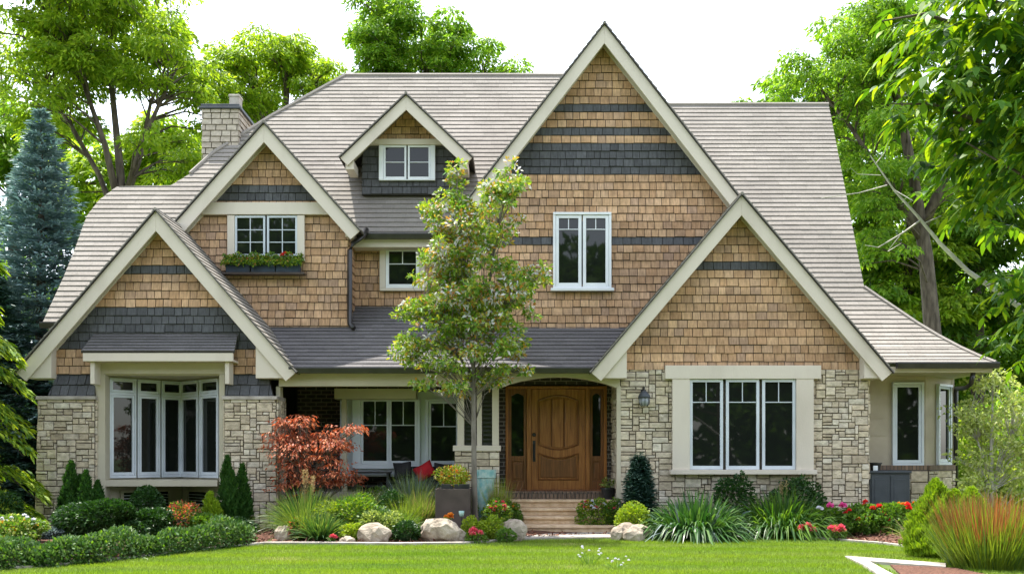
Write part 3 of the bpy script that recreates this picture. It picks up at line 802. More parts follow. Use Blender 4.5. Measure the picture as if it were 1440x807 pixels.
# --- windows
def window(fr, u0, u1, v0, v1, n=2, cas=(.1, .1, .1, .1), cas_mat='white', sash_mat='white', muntin=None, sill=None, name='window', label=None, sw=.045, top_over=0, gap=.0, tilt=True, cdepth=.07, base=.005):
    """cas = left, right, top, bottom casing widths outside the glazed opening"""
    l, r, t, b = cas
    mb = MB(); d = base + cdepth
    if l: mb.fbox(fr, u0 - l, u0, v0 - b * .0, v1, base, d)
    if r: mb.fbox(fr, u1, u1 + r, v0 - b * .0, v1, base, d)
    if t: mb.fbox(fr, u0 - l - top_over, u1 + r + top_over, v1, v1 + t, base, d + .012)
    if b: mb.fbox(fr, u0 - l, u1 + r, v0 - b, v0, base, d)
    if sill: mb.fbox(fr, u0 - l - .05, u1 + r + .05, v0 - b - sill, v0 - b, base, d + .06)
    if not mb.f: mb.fbox(fr, u0, u1, v0, v0 + .01, base, d)
    w = mb.build(name, M[cas_mat], HOUSE, bevel=.006, tag_label=label)
    wd = (u1 - u0 - gap * (n - 1)) / n
    for i in range(n):
        a = u0 + i * (wd + gap); c = a + wd
        s = MB(); e = .004; f0, f1 = base + .014, base + .05
        s.fbox(fr, a + e, a + sw, v0 + e, v1 - e, f0, f1); s.fbox(fr, c - sw, c - e, v0 + e, v1 - e, f0, f1)
        s.fbox(fr, a + sw, c - sw, v0 + e, v0 + sw + .015, f0, f1); s.fbox(fr, a + sw, c - sw, v1 - sw, v1 - e, f0, f1)
        if muntin:
            ga, gc, gb, gt = a + sw, c - sw, v0 + sw + .015, v1 - sw
            hs_, cols, frm = muntin
            for h in hs_:
                z = gb + (gt - gb) * h; s.fbox(fr, ga, gc, z - .009, z + .009, f0, f0 + .018)
            for k in range(1, cols):
                x = ga + (gc - ga) * k / cols; zz = gb + (gt - gb) * frm; s.fbox(fr, x - .009, x + .009, zz, gt, f0, f0 + .0175)
        s.build('sash', M[sash_mat], w, bevel=.003)
        p = MB(); p.fbox(fr, a + sw - .01, c - sw + .01, v0 + sw, v1 - sw + .01, base + .001, base + .012)
        po = p.build('pane', M['glass'], w)
    return w

W = lambda a, Y: X(a, Y)
# upper left pair over the flower box
fr2 = Frame((0, G2W - .03, 0), (1, 0, 0), (0, 0, 1), (0, -1, 0))
window(fr2, W(331, 20.77), W(419, 20.77), Z(362, 20.77), Z(304, 20.77), 2, (.15, .15, 0, .08), 'trim', 'grey_white', ((.33, .67), 2, 0), gap=.03)
mb = MB(); mb.fbox(fr2, W(285, 20.77), W(462, 20.77), Z(303, 20.77), Z(286, 20.77), .0, .09); mb.build('frieze_board', M['trim'], HOUSE, bevel=.006)
# dormer pair
frd = Frame((0, DW - .03, 0), (1, 0, 0), (0, 0, 1), (0, -1, 0))
window(frd, W(540, DW), W(606, DW), Z(254, DW), Z(206, DW), 2, (.10, .10, 0, .02), 'white', 'white', ((.5,), 1, 0), gap=.025)
mb = MB(); mb.fbox(frd, W(519, DW), W(624, DW), Z(206, DW), Z(198, DW), 0, .1); mb.build('frieze_board', M['trim'], HOUSE, bevel=.006)
# small one on the recessed wall
frm_ = Frame((0, MW - .03, 0), (1, 0, 0), (0, 0, 1), (0, -1, 0))
window(frm_, W(543, MW), W(590, MW), Z(406, MW), Z(350, MW), 1, (.13, .13, .1, .06), 'trim', 'white', ((.62,), 2, .62), sw=.07)
# tall pair on the middle gable
frt = Frame((0, G3W - .03, 0), (1, 0, 0), (0, 0, 1), (0, -1, 0))
window(frt, W(781, 20.77), W(856, 20.77), Z(404, 20.77), Z(303, 20.77), 2, (.05, .05, .05, .03), 'white', 'white', ((.83,), 2, .83), sill=.06, sw=.07, gap=.02)
# triple window of the right gable
fr4 = Frame((0, G4W - .035, 0), (1, 0, 0), (0, 0, 1), (0, -1, 0))
G = 19.465
window(fr4, W(969, G), W(1118, G), Z(660, G), Z(533, G), 3, (.34, .34, .26, 0), 'trim', 'grey_white', ((.76,), 2, .76), sw=.06, gap=.05, sill=.09, top_over=.14, cdepth=.09)

# --- stone of the right gable
frs = front(G4W)
P = [(W(871, G4W), 0), (W(1222, G4W), 0), (W(1220, G4W), Z(520, G4W)), (W(873, G4W), Z(520, G4W))]
mb = MB(); mb.fpoly(frs, P, -.3, 0, 1)
ashlar(mb, frs, P, .064, .058, .035, holes=[(W(946, G4W), W(1140, G4W), Z(664, G4W), 4)])
f2 = Frame((W(1221, G4W), G4W, 0), (0, 1, 0), (0, 0, 1), (1, 0, 0)); ashlar(mb, f2, [(0, 0), (.8, 0), (.8, Z(520, G4W)), (0, Z(520, G4W))], .075, .068, .035)
f2 = Frame((W(872, G4W), G4W, 0), (0, -1, 0), (0, 0, 1), (-1, 0, 0)); ashlar(mb, f2, [(-1.5, 0), (0, 0), (0, Z(520, G4W)), (-1.5, Z(520, G4W))], .075, .068, .035)
mb.box(W(872, G4W) + .005, W(872, G4W) + .2, G4W + .3, 21.3, 0, 3.1, 1)
mb.build('stone_wall', [M['stone'], M['mortar']], HOUSE)

# --- left bay: stone pillars, flared dark shingles, recessed glazed bay
PY_ = 19.3
def pillar(pxl0, pxl1, pxr0, pxr1, ytop):
    f2 = front(PY_); zt = Z(ytop, PY_)
    P = [(W(pxl0, PY_), 0), (W(pxr0, PY_), 0), (W(pxr1, PY_), zt), (W(pxl1, PY_), zt)]
    mb = MB(); mb.fpoly(f2, P, -.75, 0, 1)
    ashlar(mb, f2, P, .062, .060, .035, wmax=5)
    xr = W(pxr1, PY_) + .01; f3 = Frame((xr, PY_, 0), (0, 1, 0), (0, 0, 1), (1, 0, 0)); ashlar(mb, f3, [(0, 0), (.75, 0), (.75, zt), (0, zt)], .07, .068, .03)
    xl = W(pxl1, PY_) - .005; f3 = Frame((xl, PY_, 0), (0, -1, 0), (0, 0, 1), (-1, 0, 0)); ashlar(mb, f3, [(-.75, 0), (0, 0), (0, zt), (-.75, zt)], .07, .068, .03)
    p = mb.build('stone_pillar', [M['stone'], M['mortar']], HOUSE)
    mb = MB(); mb.box(W(pxl1, PY_) - .04, W(pxr1, PY_) + .04, PY_ - .07, PY_ + .7, zt, zt + .07); mb.build('capstone', M['concrete'], p, bevel=.012)
    return p
pillar(49, 55, 133, 133, 562)
pillar(316, 316, 389, 388, 562)
def flare(a0, a1, b0, b1):
    z0, z1 = Z(558, PY_), Z(527, G1W); t = math.atan2(.2, z1 - z0)
    f2 = Frame((0, 19.27, z0), (1, 0, 0), (0, math.sin(t), math.cos(t)), (0, -math.cos(t), math.sin(t)))
    L = (z1 - z0) / math.cos(t)
    P = [(W(a0, 19.27), 0), (W(b0, 19.27), 0), (W(b1, 19.4), L), (W(a1, 19.4), L)]
    mb = MB(); mb.fpoly(f2, P, -.2, 0, 1); shingle(f2, P, L / 2, .15, .24, .025, lambda v: mb)
    for p in ():
        pass
    mb.build('flared_shingle_skirt', [M['slate'], M['roof_under']], HOUSE)
flare(68, 78, 133, 133); flare(317, 317, 384, 376)
# beige head beam, jambs and plain wall round the bay
zs = 1.0
mb = MB()
mb.box(W(133, 19.4), W(318, 19.4), 19.36, 19.6, Z(526, 19.4), Z(507, 19.4) + .02)
mb.box(W(133, 19.4), W(149, 19.4), 19.36, 19.62, .1, Z(526, 19.4))
mb.box(W(309, 19.4), W(317, 19.4), 19.36, 19.72, .1, Z(526, 19.4))
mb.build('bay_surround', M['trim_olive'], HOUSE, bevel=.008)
mb = MB()
mb.box(W(117, 19.0), W(328, 19.0), 18.98, 19.03, Z(508, 19.0), Z(494, 19.0))
mb.box(W(117, 19.0) + .02, W(328, 19.0) - .02, 19.03, 19.44, Z(508, 19.0), Z(508, 19.0) + .04)
for px in (131, 320): mb.box(W(px, 19.1) - .04, W(px, 19.1) + .04, 19.06, 19.36, Z(540, 19.1), Z(507, 19.1)); 
aw = mb.build('awning', M['trim'], HOUSE, bevel=.006)
az0, az1 = Z(494, 19.0), Z(470, 19.44)
sl = (az1 - az0) / .46; f2 = roof_frame((0, 18.98, az0), sl); L = math.hypot(.46, az1 - az0)
P = [(W(115, 19), -.02), (W(330, 19), -.02), (W(326, 19), L), (W(119, 19), L)]
mb = MB(); mb.fpoly(f2, P, -.03, 0.0, 1); tabs(mb, f2, P, row=.1); mb.build('awning_roof', [M['roof_shaded'], M['roof_under']], aw)
# glazed bay: two walls meeting at an inward corner
A_, B_, C_ = Vector((W(149, 19.55), 19.6, 0)), Vector((W(256, 20.75), 20.75, 0)), Vector((W(311, 19.7), 19.72, 0))
bt = Z(531, 19.6)
core = MB()
for P0, P1, cells in ((A_, B_, [(.02, .36), (.38, .68), (.70, .99)]), (B_, C_, [(.01, .48), (.52, .98)])):
    U = (P1 - P0).normalized(); L = (P1 - P0).length; N = Vector((U.y, -U.x, 0))
    f2 = Frame(P0, U, (0, 0, 1), N)
    core.fbox(f2, 0, L, .1, 3.3, -.1, -.003)
    for a, b in cells:
        w_ = window(f2, a * L + .03, b * L - .03, zs + .1, bt - .33, 1, (.03, .03, .0, .05), 'grey_white', 'grey_white', sw=.05, name='bay_window', cdepth=.06)
        window(f2, a * L + .03, b * L - .03, bt - .28, bt - .03, 1, (.03, .03, .03, .05), 'grey_white', 'grey_white', sw=.035, name='transom_window', cdepth=.06)
    for a, b in ((.2, .8),) :
        vw = MB(); vw.fbox(f2, a * L - .06, b * L + .06, .42, .46, .002, .05); vw.fbox(f2, a * L - .06, b * L + .06, .76, .80, .002, .05)
        vw.fbox(f2, a * L - .06, a * L, .46, .76, .002, .05); vw.fbox(f2, b * L, b * L + .06, .46, .76, .002, .05)
        v_ = vw.build('basement_window', M['trim_olive'], HOUSE)
        vg = MB(); vg.fbox(f2, a * L, b * L, .46, .76, .002, .012); vg.build('pane', M['glass'], v_)
        vb = MB()
        for k in range(1, 5): vb.fbox(f2, a * L, b * L, .46 + .06 * k - .006, .46 + .06 * k + .006, .014, .03)
        vb.build('grille', M['grey_white'], v_)
core.build('bay_wall', M['trim_olive'], HOUSE)
mb = MB()
mb.fpoly(Frame((0, 0, 0), (1, 0, 0), (0, 1, 0), (0, 0, 1)), [(A_.x - .1, 19.42), (C_.x + .1, 19.42), (C_.x + .1, 19.8), (B_.x, 20.9), (A_.x - .1, 19.8)], bt + .03, bt + .08)
mb.fpoly(Frame((0, 0, 0), (1, 0, 0), (0, 1, 0), (0, 0, 1)), [(A_.x - .02, 19.37), (C_.x + .02, 19.37), (C_.x, 19.74), (B_.x, 20.74), (A_.x, 19.62)], zs - .1, zs + .02)
mb.build('bay_soffit', M['trim_olive'], HOUSE)

# --- porch: floor, steps, back wall, beam, column group, windows, door
PF = .75
mb = MB()
mb.box(-4.5, 2.1, 20.42, 21.9, .09, PF)
mb.build('porch_floor', M['concrete'], HOUSE, bevel=.01)
mb = MB()
for i in range(24):
    a = W(714, 20.4) + i * .086
    mb.box(a, a + .076, 20.34, 20.43, .615, PF + .012)
mb.build('brick_nosing', M['brick_tan'], HOUSE, bevel=.006)
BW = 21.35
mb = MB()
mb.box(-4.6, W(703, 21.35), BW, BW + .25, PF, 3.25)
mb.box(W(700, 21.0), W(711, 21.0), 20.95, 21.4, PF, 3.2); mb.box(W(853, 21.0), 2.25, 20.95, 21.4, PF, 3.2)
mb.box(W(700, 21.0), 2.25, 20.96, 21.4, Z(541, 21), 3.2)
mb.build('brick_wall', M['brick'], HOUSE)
mb = MB(); mb.box(-4.6, 2.2, 19.45, 21.6, 3.22, 3.3); mb.build('porch_ceiling', M['door_dark'], HOUSE)
# beam with the low arch in front of the door
BY = 19.45
mb = MB(); z1, z0 = PE_Z - .06, Z(543, BY)
mb.box(W(392, BY), W(700, BY), BY, BY + .16, z0, z1)
P = [(W(700, BY), z0)]
for i in range(13):
    t = i / 12; px = 704 + t * (866 - 704); P.append((W(px, BY), Z(545 - 15 * math.sin(PI * t) ** .8, BY)))
P += [(W(872, BY), z0), (W(872, BY), z1), (W(700, BY), z1)]
mb.fpoly(front(BY), P, -.16, 0)
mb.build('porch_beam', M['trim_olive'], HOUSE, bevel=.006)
mb = MB(); mb.box(W(388, 19.5), W(394, 19.5), 19.5, 19.75, .1, Z(543, 19.5)); mb.box(W(866, 19.6), W(872, 19.6), 19.45, 19.6, .1, Z(543, 19.5))
mb.build('porch_post', M['trim_olive'], HOUSE, bevel=.006)
# porch windows
f2 = front(20.95)
mb = MB(); mb.box(W(478, 20.95), W(650, 20.95), 20.96, 21.34, PF + .3, Z(550, 20.95)); mb.build('porch_bay', M['grey_white'], HOUSE)
window(f2, W(508, 20.95), W(587, 20.95), Z(652, 20.95), Z(561, 20.95), 2, (.18, .06, .0, .1), 'grey_white', 'grey_white', ((.6,), 2, .6), name='porch_window', sw=.05)
window(f2, W(603, 20.95), W(645, 20.95), Z(652, 20.95), Z(564, 20.95), 1, (.06, .06, .05, .1), 'grey_white', 'grey_white', ((.6,), 2, .6), name='porch_window', sw=.05)
mb = MB(); mb.box(W(470, 20.6), W(585, 20.6), 20.6, 20.94, Z(561, 20.6), Z(546, 20.6)); mb.box(W(480, 20.6), W(487, 20.6), 20.62, 20.72, PF, Z(561, 20.6)); mb.build('window_head', M['trim_olive'], HOUSE, bevel=.008)
# column group with louvred panels on a stone base
CYc = 20.0
mb = MB(); mb.box(W(639, CYc), W(702, CYc), CYc + .02, 20.9, .09, Z(634, CYc), 1); f2 = front(CYc + .02)
ashlar(mb, f2, [(W(639, CYc), .09), (W(702, CYc), .09), (W(702, CYc), Z(634, CYc)), (W(639, CYc), Z(634, CYc))], .07, .07, .03)
pc = mb.build('porch_column', [M['stone'], M['mortar']], HOUSE)
mb = MB(); mb.box(W(637, CYc), W(704, CYc), CYc - .03, 20.9, Z(634, CYc), Z(626, CYc)); mb.build('capstone', M['trim'], pc, bevel=.01)
for a, b in ((643, 652.5), (670.5, 677.5), (692, 701.5)):
    mb = MB(); mb.box(W(a, CYc), W(b, CYc), CYc + .03, CYc + .2, Z(626, CYc), 3.25); mb.build('post', M['trim'], pc, bevel=.008)
for a, b in ((652.5, 670.5), (677.5, 692)):
    mb = MB(); mb.box(W(a, CYc) + .005, W(b, CYc) - .005, CYc + .15, CYc + .17, Z(626, CYc), 3.25, 1); z = Z(626, CYc)
    while z < 3.15:
        mb.box(W(a, CYc) + .01, W(b, CYc) - .01, CYc + .08, CYc + .14, z + .02, z + .055); z += .085
    mb.build('louvre', [M['black_metal'], M['gutter']], pc)

# --- entry door with two sidelights
DYR = 21.0
def at(px, py, d=0): return (W(px, DYR), Z(py, DYR))
fd = front(DYR)
mb = MB()
def mbox(m, a, b, t, bt_, d0, d1, mi=0): m.fbox(fd, W(a, DYR), W(b, DYR), Z(bt_, DYR), Z(t, DYR), d0, d1, mi)
for a, b in ((711, 715), (740.5, 747), (823, 829), (848.5, 853)): mbox(mb, a, b, 543, 690, -.1, .07)
mbox(mb, 715, 740.5, 543, 547, -.1, .07); mbox(mb, 747, 823, 543, 546.5, -.1, .072); mbox(mb, 829, 848.5, 543, 547, -.1, .07)
dr = mb.build('entry_door', M['door'], HOUSE, bevel=.006)
mb = MB(); mbox(mb, 747.4, 822.6, 547, 688, -.06, .02); 
# raised stiles and rails
mbox(mb, 747.4, 757, 547, 688, .02, .045); mbox(mb, 813, 822.6, 547, 688, .02, .045)
def arc(px0, px1, y0, y1, bow, n=10): return [(W(px0 + (px1 - px0) * i / n, DYR), Z(y0 + (y1 - y0) * i / n + bow * math.sin(PI * i / n), DYR)) for i in range(n + 1)]
# top rail with curved underside, lock rail curved both sides, bottom rail
P = [(W(757, DYR), Z(547, DYR))] + arc(757, 813, 563, 563, -7) + [(W(813, DYR), Z(547, DYR))]
mb.fpoly(fd, P, .02, .045)
P = arc(757, 813, 637, 637, 7) + list(reversed(arc(757, 813, 625, 625, 7)))
mb.fpoly(fd, P, .02, .045)
mbox(mb, 757, 813, 674, 688, .02, .045)
mb.build('door_leaf', M['door'], dr, bevel=.005)
# panels
for i in range(3):
    a = 759 + i * 17.6; b = a + 15.6
    tp = lambda px: 566 - 6 * math.sin(PI * (px - 757) / 56); bp_ = lambda px: 622 + 7 * math.sin(PI * (px - 757) / 56)
    P = [(W(a, DYR), Z(bp_(a), DYR)), (W((a + b) / 2, DYR), Z(bp_((a + b) / 2), DYR)), (W(b, DYR), Z(bp_(b), DYR)), (W(b, DYR), Z(tp(b), DYR)), (W((a + b) / 2, DYR), Z(tp((a + b) / 2), DYR)), (W(a, DYR), Z(tp(a), DYR))]
    mb = MB(); mb.fpoly(fd, P, .02, .038); mb.build('door_panel', M['door'], dr, bevel=.012)
P = [(W(760, DYR), Z(671, DYR)), (W(810, DYR), Z(671, DYR)), (W(810, DYR), Z(641, DYR))] + list(reversed(arc(760, 810, 641, 641, 6)))[1:-1] + [(W(760, DYR), Z(641, DYR))]
mb = MB(); mb.fpoly(fd, P, .02, .038); mb.build('door_panel', M['door_dark'], dr, bevel=.012)
for a, b in ((715, 740.5), (829, 848.5)):
    mb = MB(); mbox(mb, a + .3, a + 4, 547, 690, -.05, .04); mbox(mb, b - 4, b - .3, 547, 690, -.05, .04)
    mbox(mb, a + 4, b - 4, 641, 648, -.05, .04); mbox(mb, a + 4, b - 4, 676, 690, -.05, .04)
    P = [(W(a + 4, DYR), Z(547, DYR))] + arc(a + 4, b - 4, 557, 557, -4) + [(W(b - 4, DYR), Z(547, DYR))]
    mb.fpoly(fd, P, -.05, .04)
    mbox(mb, a + 4, b - 4, 648, 676, -.05, .0, 0)
    mb.build('sidelight', M['door_dark'], dr, bevel=.004)
    mb = MB(); mbox(mb, a + 4, b - 4, 553, 641, -.04, -.02); mb.build('pane', M['glass'], dr)
    mb = MB(); mbox(mb, a + 6, b - 6, 651, 673, .0, .02); mb.build('door_panel', M['door_dark'], dr, bevel=.01)
mo = MB()
mo.tube([(W(p, DYR), DYR - .047, Z(q, DYR)) for p, q in [(757, 564)] + [(757 + 56 * i / 10, 563 - 7 * math.sin(PI * i / 10)) for i in range(11)] + [(813, 625)] + [(813 - 56 * i / 10, 625 + 7 * math.sin(PI * i / 10)) for i in range(11)] + [(757, 563)]], .017, 6)
mo.tube([(W(p, DYR), DYR - .047, Z(q, DYR)) for p, q in [(757 + 56 * i / 10, 637 + 7 * math.sin(PI * i / 10)) for i in range(11)] + [(813, 674), (757, 674), (757, 637)]], .017, 6)
for a in (775.6, 793.2): mo.tube([(W(a, DYR), DYR - .03, Z(560, DYR)), (W(a, DYR), DYR - .03, Z(628, DYR))], .012, 6)
mo.build('moulding', M['door_dark'], dr)
mb = MB(); f_ = front(DYR - .045)
hx, hz = W(751, DYR), Z(634, DYR)
mb.fbox(f_, hx - .03, hx + .03, hz - .22, hz + .22, 0, .012); mb.tube([(hx, DYR - .06, hz + .14), (hx, DYR - .11, hz + .12), (hx, DYR - .12, hz), (hx, DYR - .11, hz - .14), (hx, DYR - .06, hz - .16)], .013, 8)
mb.build('door_handle', M['black_metal'], dr)
mb = MB(); c_ = Vector((hx, DYR - .05, Z(611, DYR)))
mb.tube([c_, c_ + Vector((0, -.03, 0)), c_ + Vector((0, -.04, 0))], [.042, .04, .028], 14); mb.build('deadbolt', M['black_metal'], dr)
mb = MB(); mbox(mb, 711, 853, 688, 692, 0, .14); mb.build('threshold', M['door_dark'], dr, bevel=.006)

# --- right side bay under the flared roof
P0, P1, P2 = Vector((W(1216, 20.2), 20.2, 0)), Vector((W(1302, 20.2), 20.2, 0)), Vector((W(1338, 20.95), 20.95, 0))
sw_, br_ = MB(), MB()
for a, b in ((P0, P1), (P1, P2)):
    U = (b - a).normalized(); N = Vector((U.y, -U.x, 0)); f2 = Frame(a, U, (0, 0, 1), N); L = (b - a).length
    sw_.fbox(f2, 0, L, 0, REZ - .1, -.2, 0)
    br_.fbox(f2, 0, L, 1.18, 1.3, .003, .09)
mb = MB(); U = (P2 - P1).normalized()
sw_.box(P2.x - .05, P2.x + .05, P2.y - .02, P2.y + 2.2, 0, REZ - .1)
sw_.fbox(Frame(P0, (1, 0, 0), (0, 0, 1), (0, -1, 0)), 0, (P1 - P0).length, 2.25, 2.28, 0, .012)
sw_.fbox(Frame(P0, (1, 0, 0), (0, 0, 1), (0, -1, 0)), 0, .45, 1.9, 1.93, 0, .012)
sw_.build('stucco_wall', M['stucco'], HOUSE)
br_.build('brick_sill', M['brick_tan'], HOUSE)
for a, b in ((P0, P1), (P1, P2)):
    U = (b - a).normalized(); N = Vector((U.y, -U.x, 0)); f2 = Frame(a, U, (0, 0, 1), N); L = (b - a).length
    mb = MB(); mb.fbox(f2, 0, L, 0, 1.18, .003, .06, 1); ashlar(mb, Frame(a + N * .06, U, (0, 0, 1), N), [(0, 0), (L, 0), (L, 1.18), (0, 1.18)], .09, .08, .03)
    mb.build('stone_plinth', [M['stone'], M['mortar']], HOUSE)
f2 = Frame(P0, (1, 0, 0), (0, 0, 1), (0, -1, 0))
window(f2, W(1257, 20.2) - P0.x, W(1294, 20.2) - P0.x, Z(651, 20.2), Z(541, 20.2), 1, (.05, .05, .05, .06), 'grey_white', 'grey_white', sw=.05)
U = (P2 - P1).normalized(); N = Vector((U.y, -U.x, 0)); f2 = Frame(P1, U, (0, 0, 1), N); L = (P2 - P1).length
window(f2, L * .42, L * .85, 1.36, Z(543, 20.5), 1, (.05, .05, .05, .06), 'grey_white', 'grey_white', sw=.05)

# --- downspouts
def pipe(pts, r=.045):
    mb = MB(); mb.tube(pts, r, 8); return mb.build('downspout', M['gutter'], HOUSE, smooth=True)
dx = W(492, 20.75)
pipe([(W(515, 21), 21.05, Z(322, 21)), (W(512, 21), 20.9, Z(332, 20.9)), (W(497, 20.8), 20.75, Z(342, 20.75)), (dx, 20.74, Z(352, 20.74)), (dx, 20.74, Z(455, 20.74)), (dx + .1, 20.6, Z(461, 20.6))], .055)
pipe([(W(1372, REY), REY + .1, Z(522, REY)), (W(1370, REY), REY + .12, Z(538, REY)), (W(1362, REY + .3), REY + .4, Z(545, REY + .4)), (W(1345, 20.9), 20.9, Z(546, 20.9)), (P2.x + .08, 20.92, Z(552, 20.9)), (P2.x + .08, 20.92, .1)])

# --- steps
st = thing('entry_steps', 'four wide tan sandstone steps climbing to the wooden front door', 'steps', (W(790, 19.5), 19.5, .09))
for (yf, z0, z1, a, b) in ((18.95, .02, .17, 724, 868), (19.38, .17, .31, 736, 852), (19.74, .31, .455, 728, 846), (20.06, .455, .61, 716, 868)):
    mb = MB(); fr_ = front(yf)
    xa, xb = W(a, yf), W(b, yf); n = 16
    top = []
    P = [(xa + (xb - xa) * i / n, yf + random.uniform(-.012, .012) + .06 * abs(2 * i / n - 1) ** 3) for i in range(n + 1)]
    poly = P + [(xb, 20.42), (xa, 20.42)]
    mb.fpoly(Frame((0, 0, 0), (1, 0, 0), (0, 1, 0), (0, 0, 1)), poly, z0, z1 - .05)
    poly2 = [(x, y - .035) for x, y in P] + [(xb + .02, 20.42), (xa - .02, 20.42)]
    mb.fpoly(Frame((0, 0, 0), (1, 0, 0), (0, 1, 0), (0, 0, 1)), poly2, z1 - .055, z1)
    mb.build('step', M['flag'], st, bevel=.012)
ground_poly('walk', [(738, 748), (866, 747), (860, 754.5), (735, 756)], .04, M['concrete'], .05)
# ------------------------------------------------------------------ trees
def stem_near(stems, p):
    best = None
    for st_ in stems:
        for (x, y, z, r) in st_:
            dz = p[2] - z
            if dz < .15: continue
            d = math.dist((x, y), (p[0], p[1])) + abs(dz - .7) * .55
            if best is None or d < best[0]: best = (d, (x, y, z, r))
    return best[1] if best else stems[0][0]

def densify(stem, step=.5):
    out = []
    for a, b in zip(stem[:-1], stem[1:]):
        n = max(1, int(math.dist(a[:3], b[:3]) / step))
        for i in range(n): out.append(tuple(a[k] + (b[k] - a[k]) * i / n for k in range(4)))
    out.append(stem[-1]); return out

def pads_in(envs, Y):
    """crown pads from ellipses given as photo px at distance Y: (px, py, rx, ry, n, pad radius m, depth m)"""
    out = []
    for (px, py, rx, ry, n, pr, dep) in envs:
        if pr > .5: n = int(n * 1.12)
        for _ in range(n):
            a = random.uniform(0, 2 * PI); r = math.sqrt(random.random()) ** .8
            y = Y + random.uniform(-dep, dep)
            out.append((X(px + rx * r * math.cos(a), Y), y, Z(py + ry * r * math.sin(a), Y), (pr * .78 if pr > .5 else pr) * random.uniform(.6, 1.3)))
    return out

def pad_leaves(c, R, n, leaf, thick=.28, droop=.5):
    r = np.sqrt(RNG.random(n)); a = RNG.random(n) * 2 * PI
    P = np.stack([r * np.cos(a) * R, r * np.sin(a) * R, thick * R * (1 - r ** 2) * .9 - droop * R * .35 * r ** 2 + RNG.normal(size=n) * thick * R * .45], 1) + np.array(c)
    out = np.stack([np.cos(a), np.sin(a), -(.15 + droop * r)], 1)
    A = unit(out + RNG.normal(size=(n, 3)) * .45)
    U = unit(np.array([0, 0, 1.0]) + RNG.normal(size=(n, 3)) * .45 + out * .25)
    L = leaf * RNG.uniform(.65, 1.35, n)
    return P, A, U, L, L * RNG.uniform(.36, .52, n)

def tree(name, label, cat, stems, pads, per, leaf, mat, bark='bark', group=None, style='pad', branch_r=.03, thick=.34, droop=.3, mats2=None, frac2=0.0, flat=.75, prof=DIAM):
    bx_, by_, bz_ = stems[0][0][:3]
    root = thing(name, label, cat, (bx_, by_, bz_), group)
    st_ = [densify(s) for s in stems]
    mb = MB()
    for s in stems: mb.tube([q[:3] for q in s], [q[3] for q in s], 9)
    for (x, y, z, R) in pads:
        q = stem_near(st_, (x, y, z)); p0, p2 = Vector(q[:3]), Vector((x, y, z - .1 * R))
        mid = p0.lerp(p2, .5) + Vector((random.uniform(-.1, .1), random.uniform(-.1, .1), .12 * (p2 - p0).length))
        r0 = min(q[3] * .7, branch_r * (.6 + (p2 - p0).length * .35))
        mb.tube([p0, p0.lerp(mid, .6), mid, mid.lerp(p2, .6), p2], [r0, r0 * .8, r0 * .65, r0 * .45, r0 * .2], 5, cap=False)
        for _ in range(3):
            t = p2 + Vector((random.uniform(-1, 1), random.uniform(-1, 1), random.uniform(-.2, .3))) * R * .7
            mb.tube([mid.lerp(p2, .5), t], [r0 * .35, r0 * .12], 4, cap=False)
    mb.build('trunk', M[bark], root, smooth=True)
    acc = []; mi = []
    for (x, y, z, R) in pads:
        n = max(8, int(per * R * R * random.uniform(.75, 1.25)))
        if style == 'pad': P, A, U, L, W_ = pad_leaves((x, y, z), R, n, leaf, thick, droop)
        else:
            P, A, U, L, W_ = ball_leaves(n, (R, R, R * flat), leaf, .25, .35, .5); P = P + np.array((x, y, z))
        acc.append(ribbons(P, A, U, L, W_, prof, .25))
        f_ = frac2 * (.3 + 2.2 * (random.random() < .35))
        mi.append((RNG.random(len(P)) < f_).astype(int) * (1 + (RNG.random(len(P)) < .5) * isinstance(mats2, list)))
    V = np.concatenate(acc); V = V - np.array([bx_, by_, bz_])
    quads_obj('crown', V, len(prof), [M[mat]] + [M[q] for q in (mats2 if isinstance(mats2, list) else [mats2] if mats2 else [])], root, mat_idx=np.concatenate(mi))
    return root

def S(px, py, Y, r, dy=0): return (X(px, Y), Y + dy, Z(py, Y), r)
GRP = 'leafy trees standing behind the house'
# big many stemmed tree at the left
Y = 31
tree('shade_tree', 'tall yellow green tree with many slender stems, behind the left roof slope and chimney', 'tree',
     [[(X(172, Y), Y, 0, .22), S(172, 420, Y, .19), S(170, 250, Y, .13), S(160, 150, Y, .09), S(150, 60, Y, .07), S(148, 5, Y, .03)],
      [S(170, 300, Y, .13), S(155, 210, Y, .09, -.4), S(130, 130, Y, .06, -.6), S(95, 50, Y, .04, -1)],
      [S(172, 300, Y, .12), S(190, 215, Y, .085, .4), S(205, 140, Y, .055, .4), S(235, 60, Y, .03, .5)],
      [S(174, 280, Y, .10), S(205, 205, Y, .07, -.3), S(232, 160, Y, .06, -.6), S(265, 110, Y, .03, -1)],
      [S(168, 320, Y, .11), S(130, 240, Y, .08, .5), S(90, 170, Y, .07, .5), S(45, 110, Y, .03, .8)]],
     pads_in([(150, 30, 95, 40, 34, .85, 2.6), (190, 95, 90, 40, 26, .8, 2.6), (80, 80, 80, 40, 24, .85, 2.6), (265, 130, 42, 32, 12, .75, 2), (60, 150, 60, 40, 12, .8, 2.5), (270, 70, 25, 22, 4, .6, 1.6), (120, -40, 120, 40, 18, .9, 3), (235, 215, 40, 30, 7, .7, 2)], Y),
     900, .15, 'lf_locust', 'bark', GRP)
Y = 36
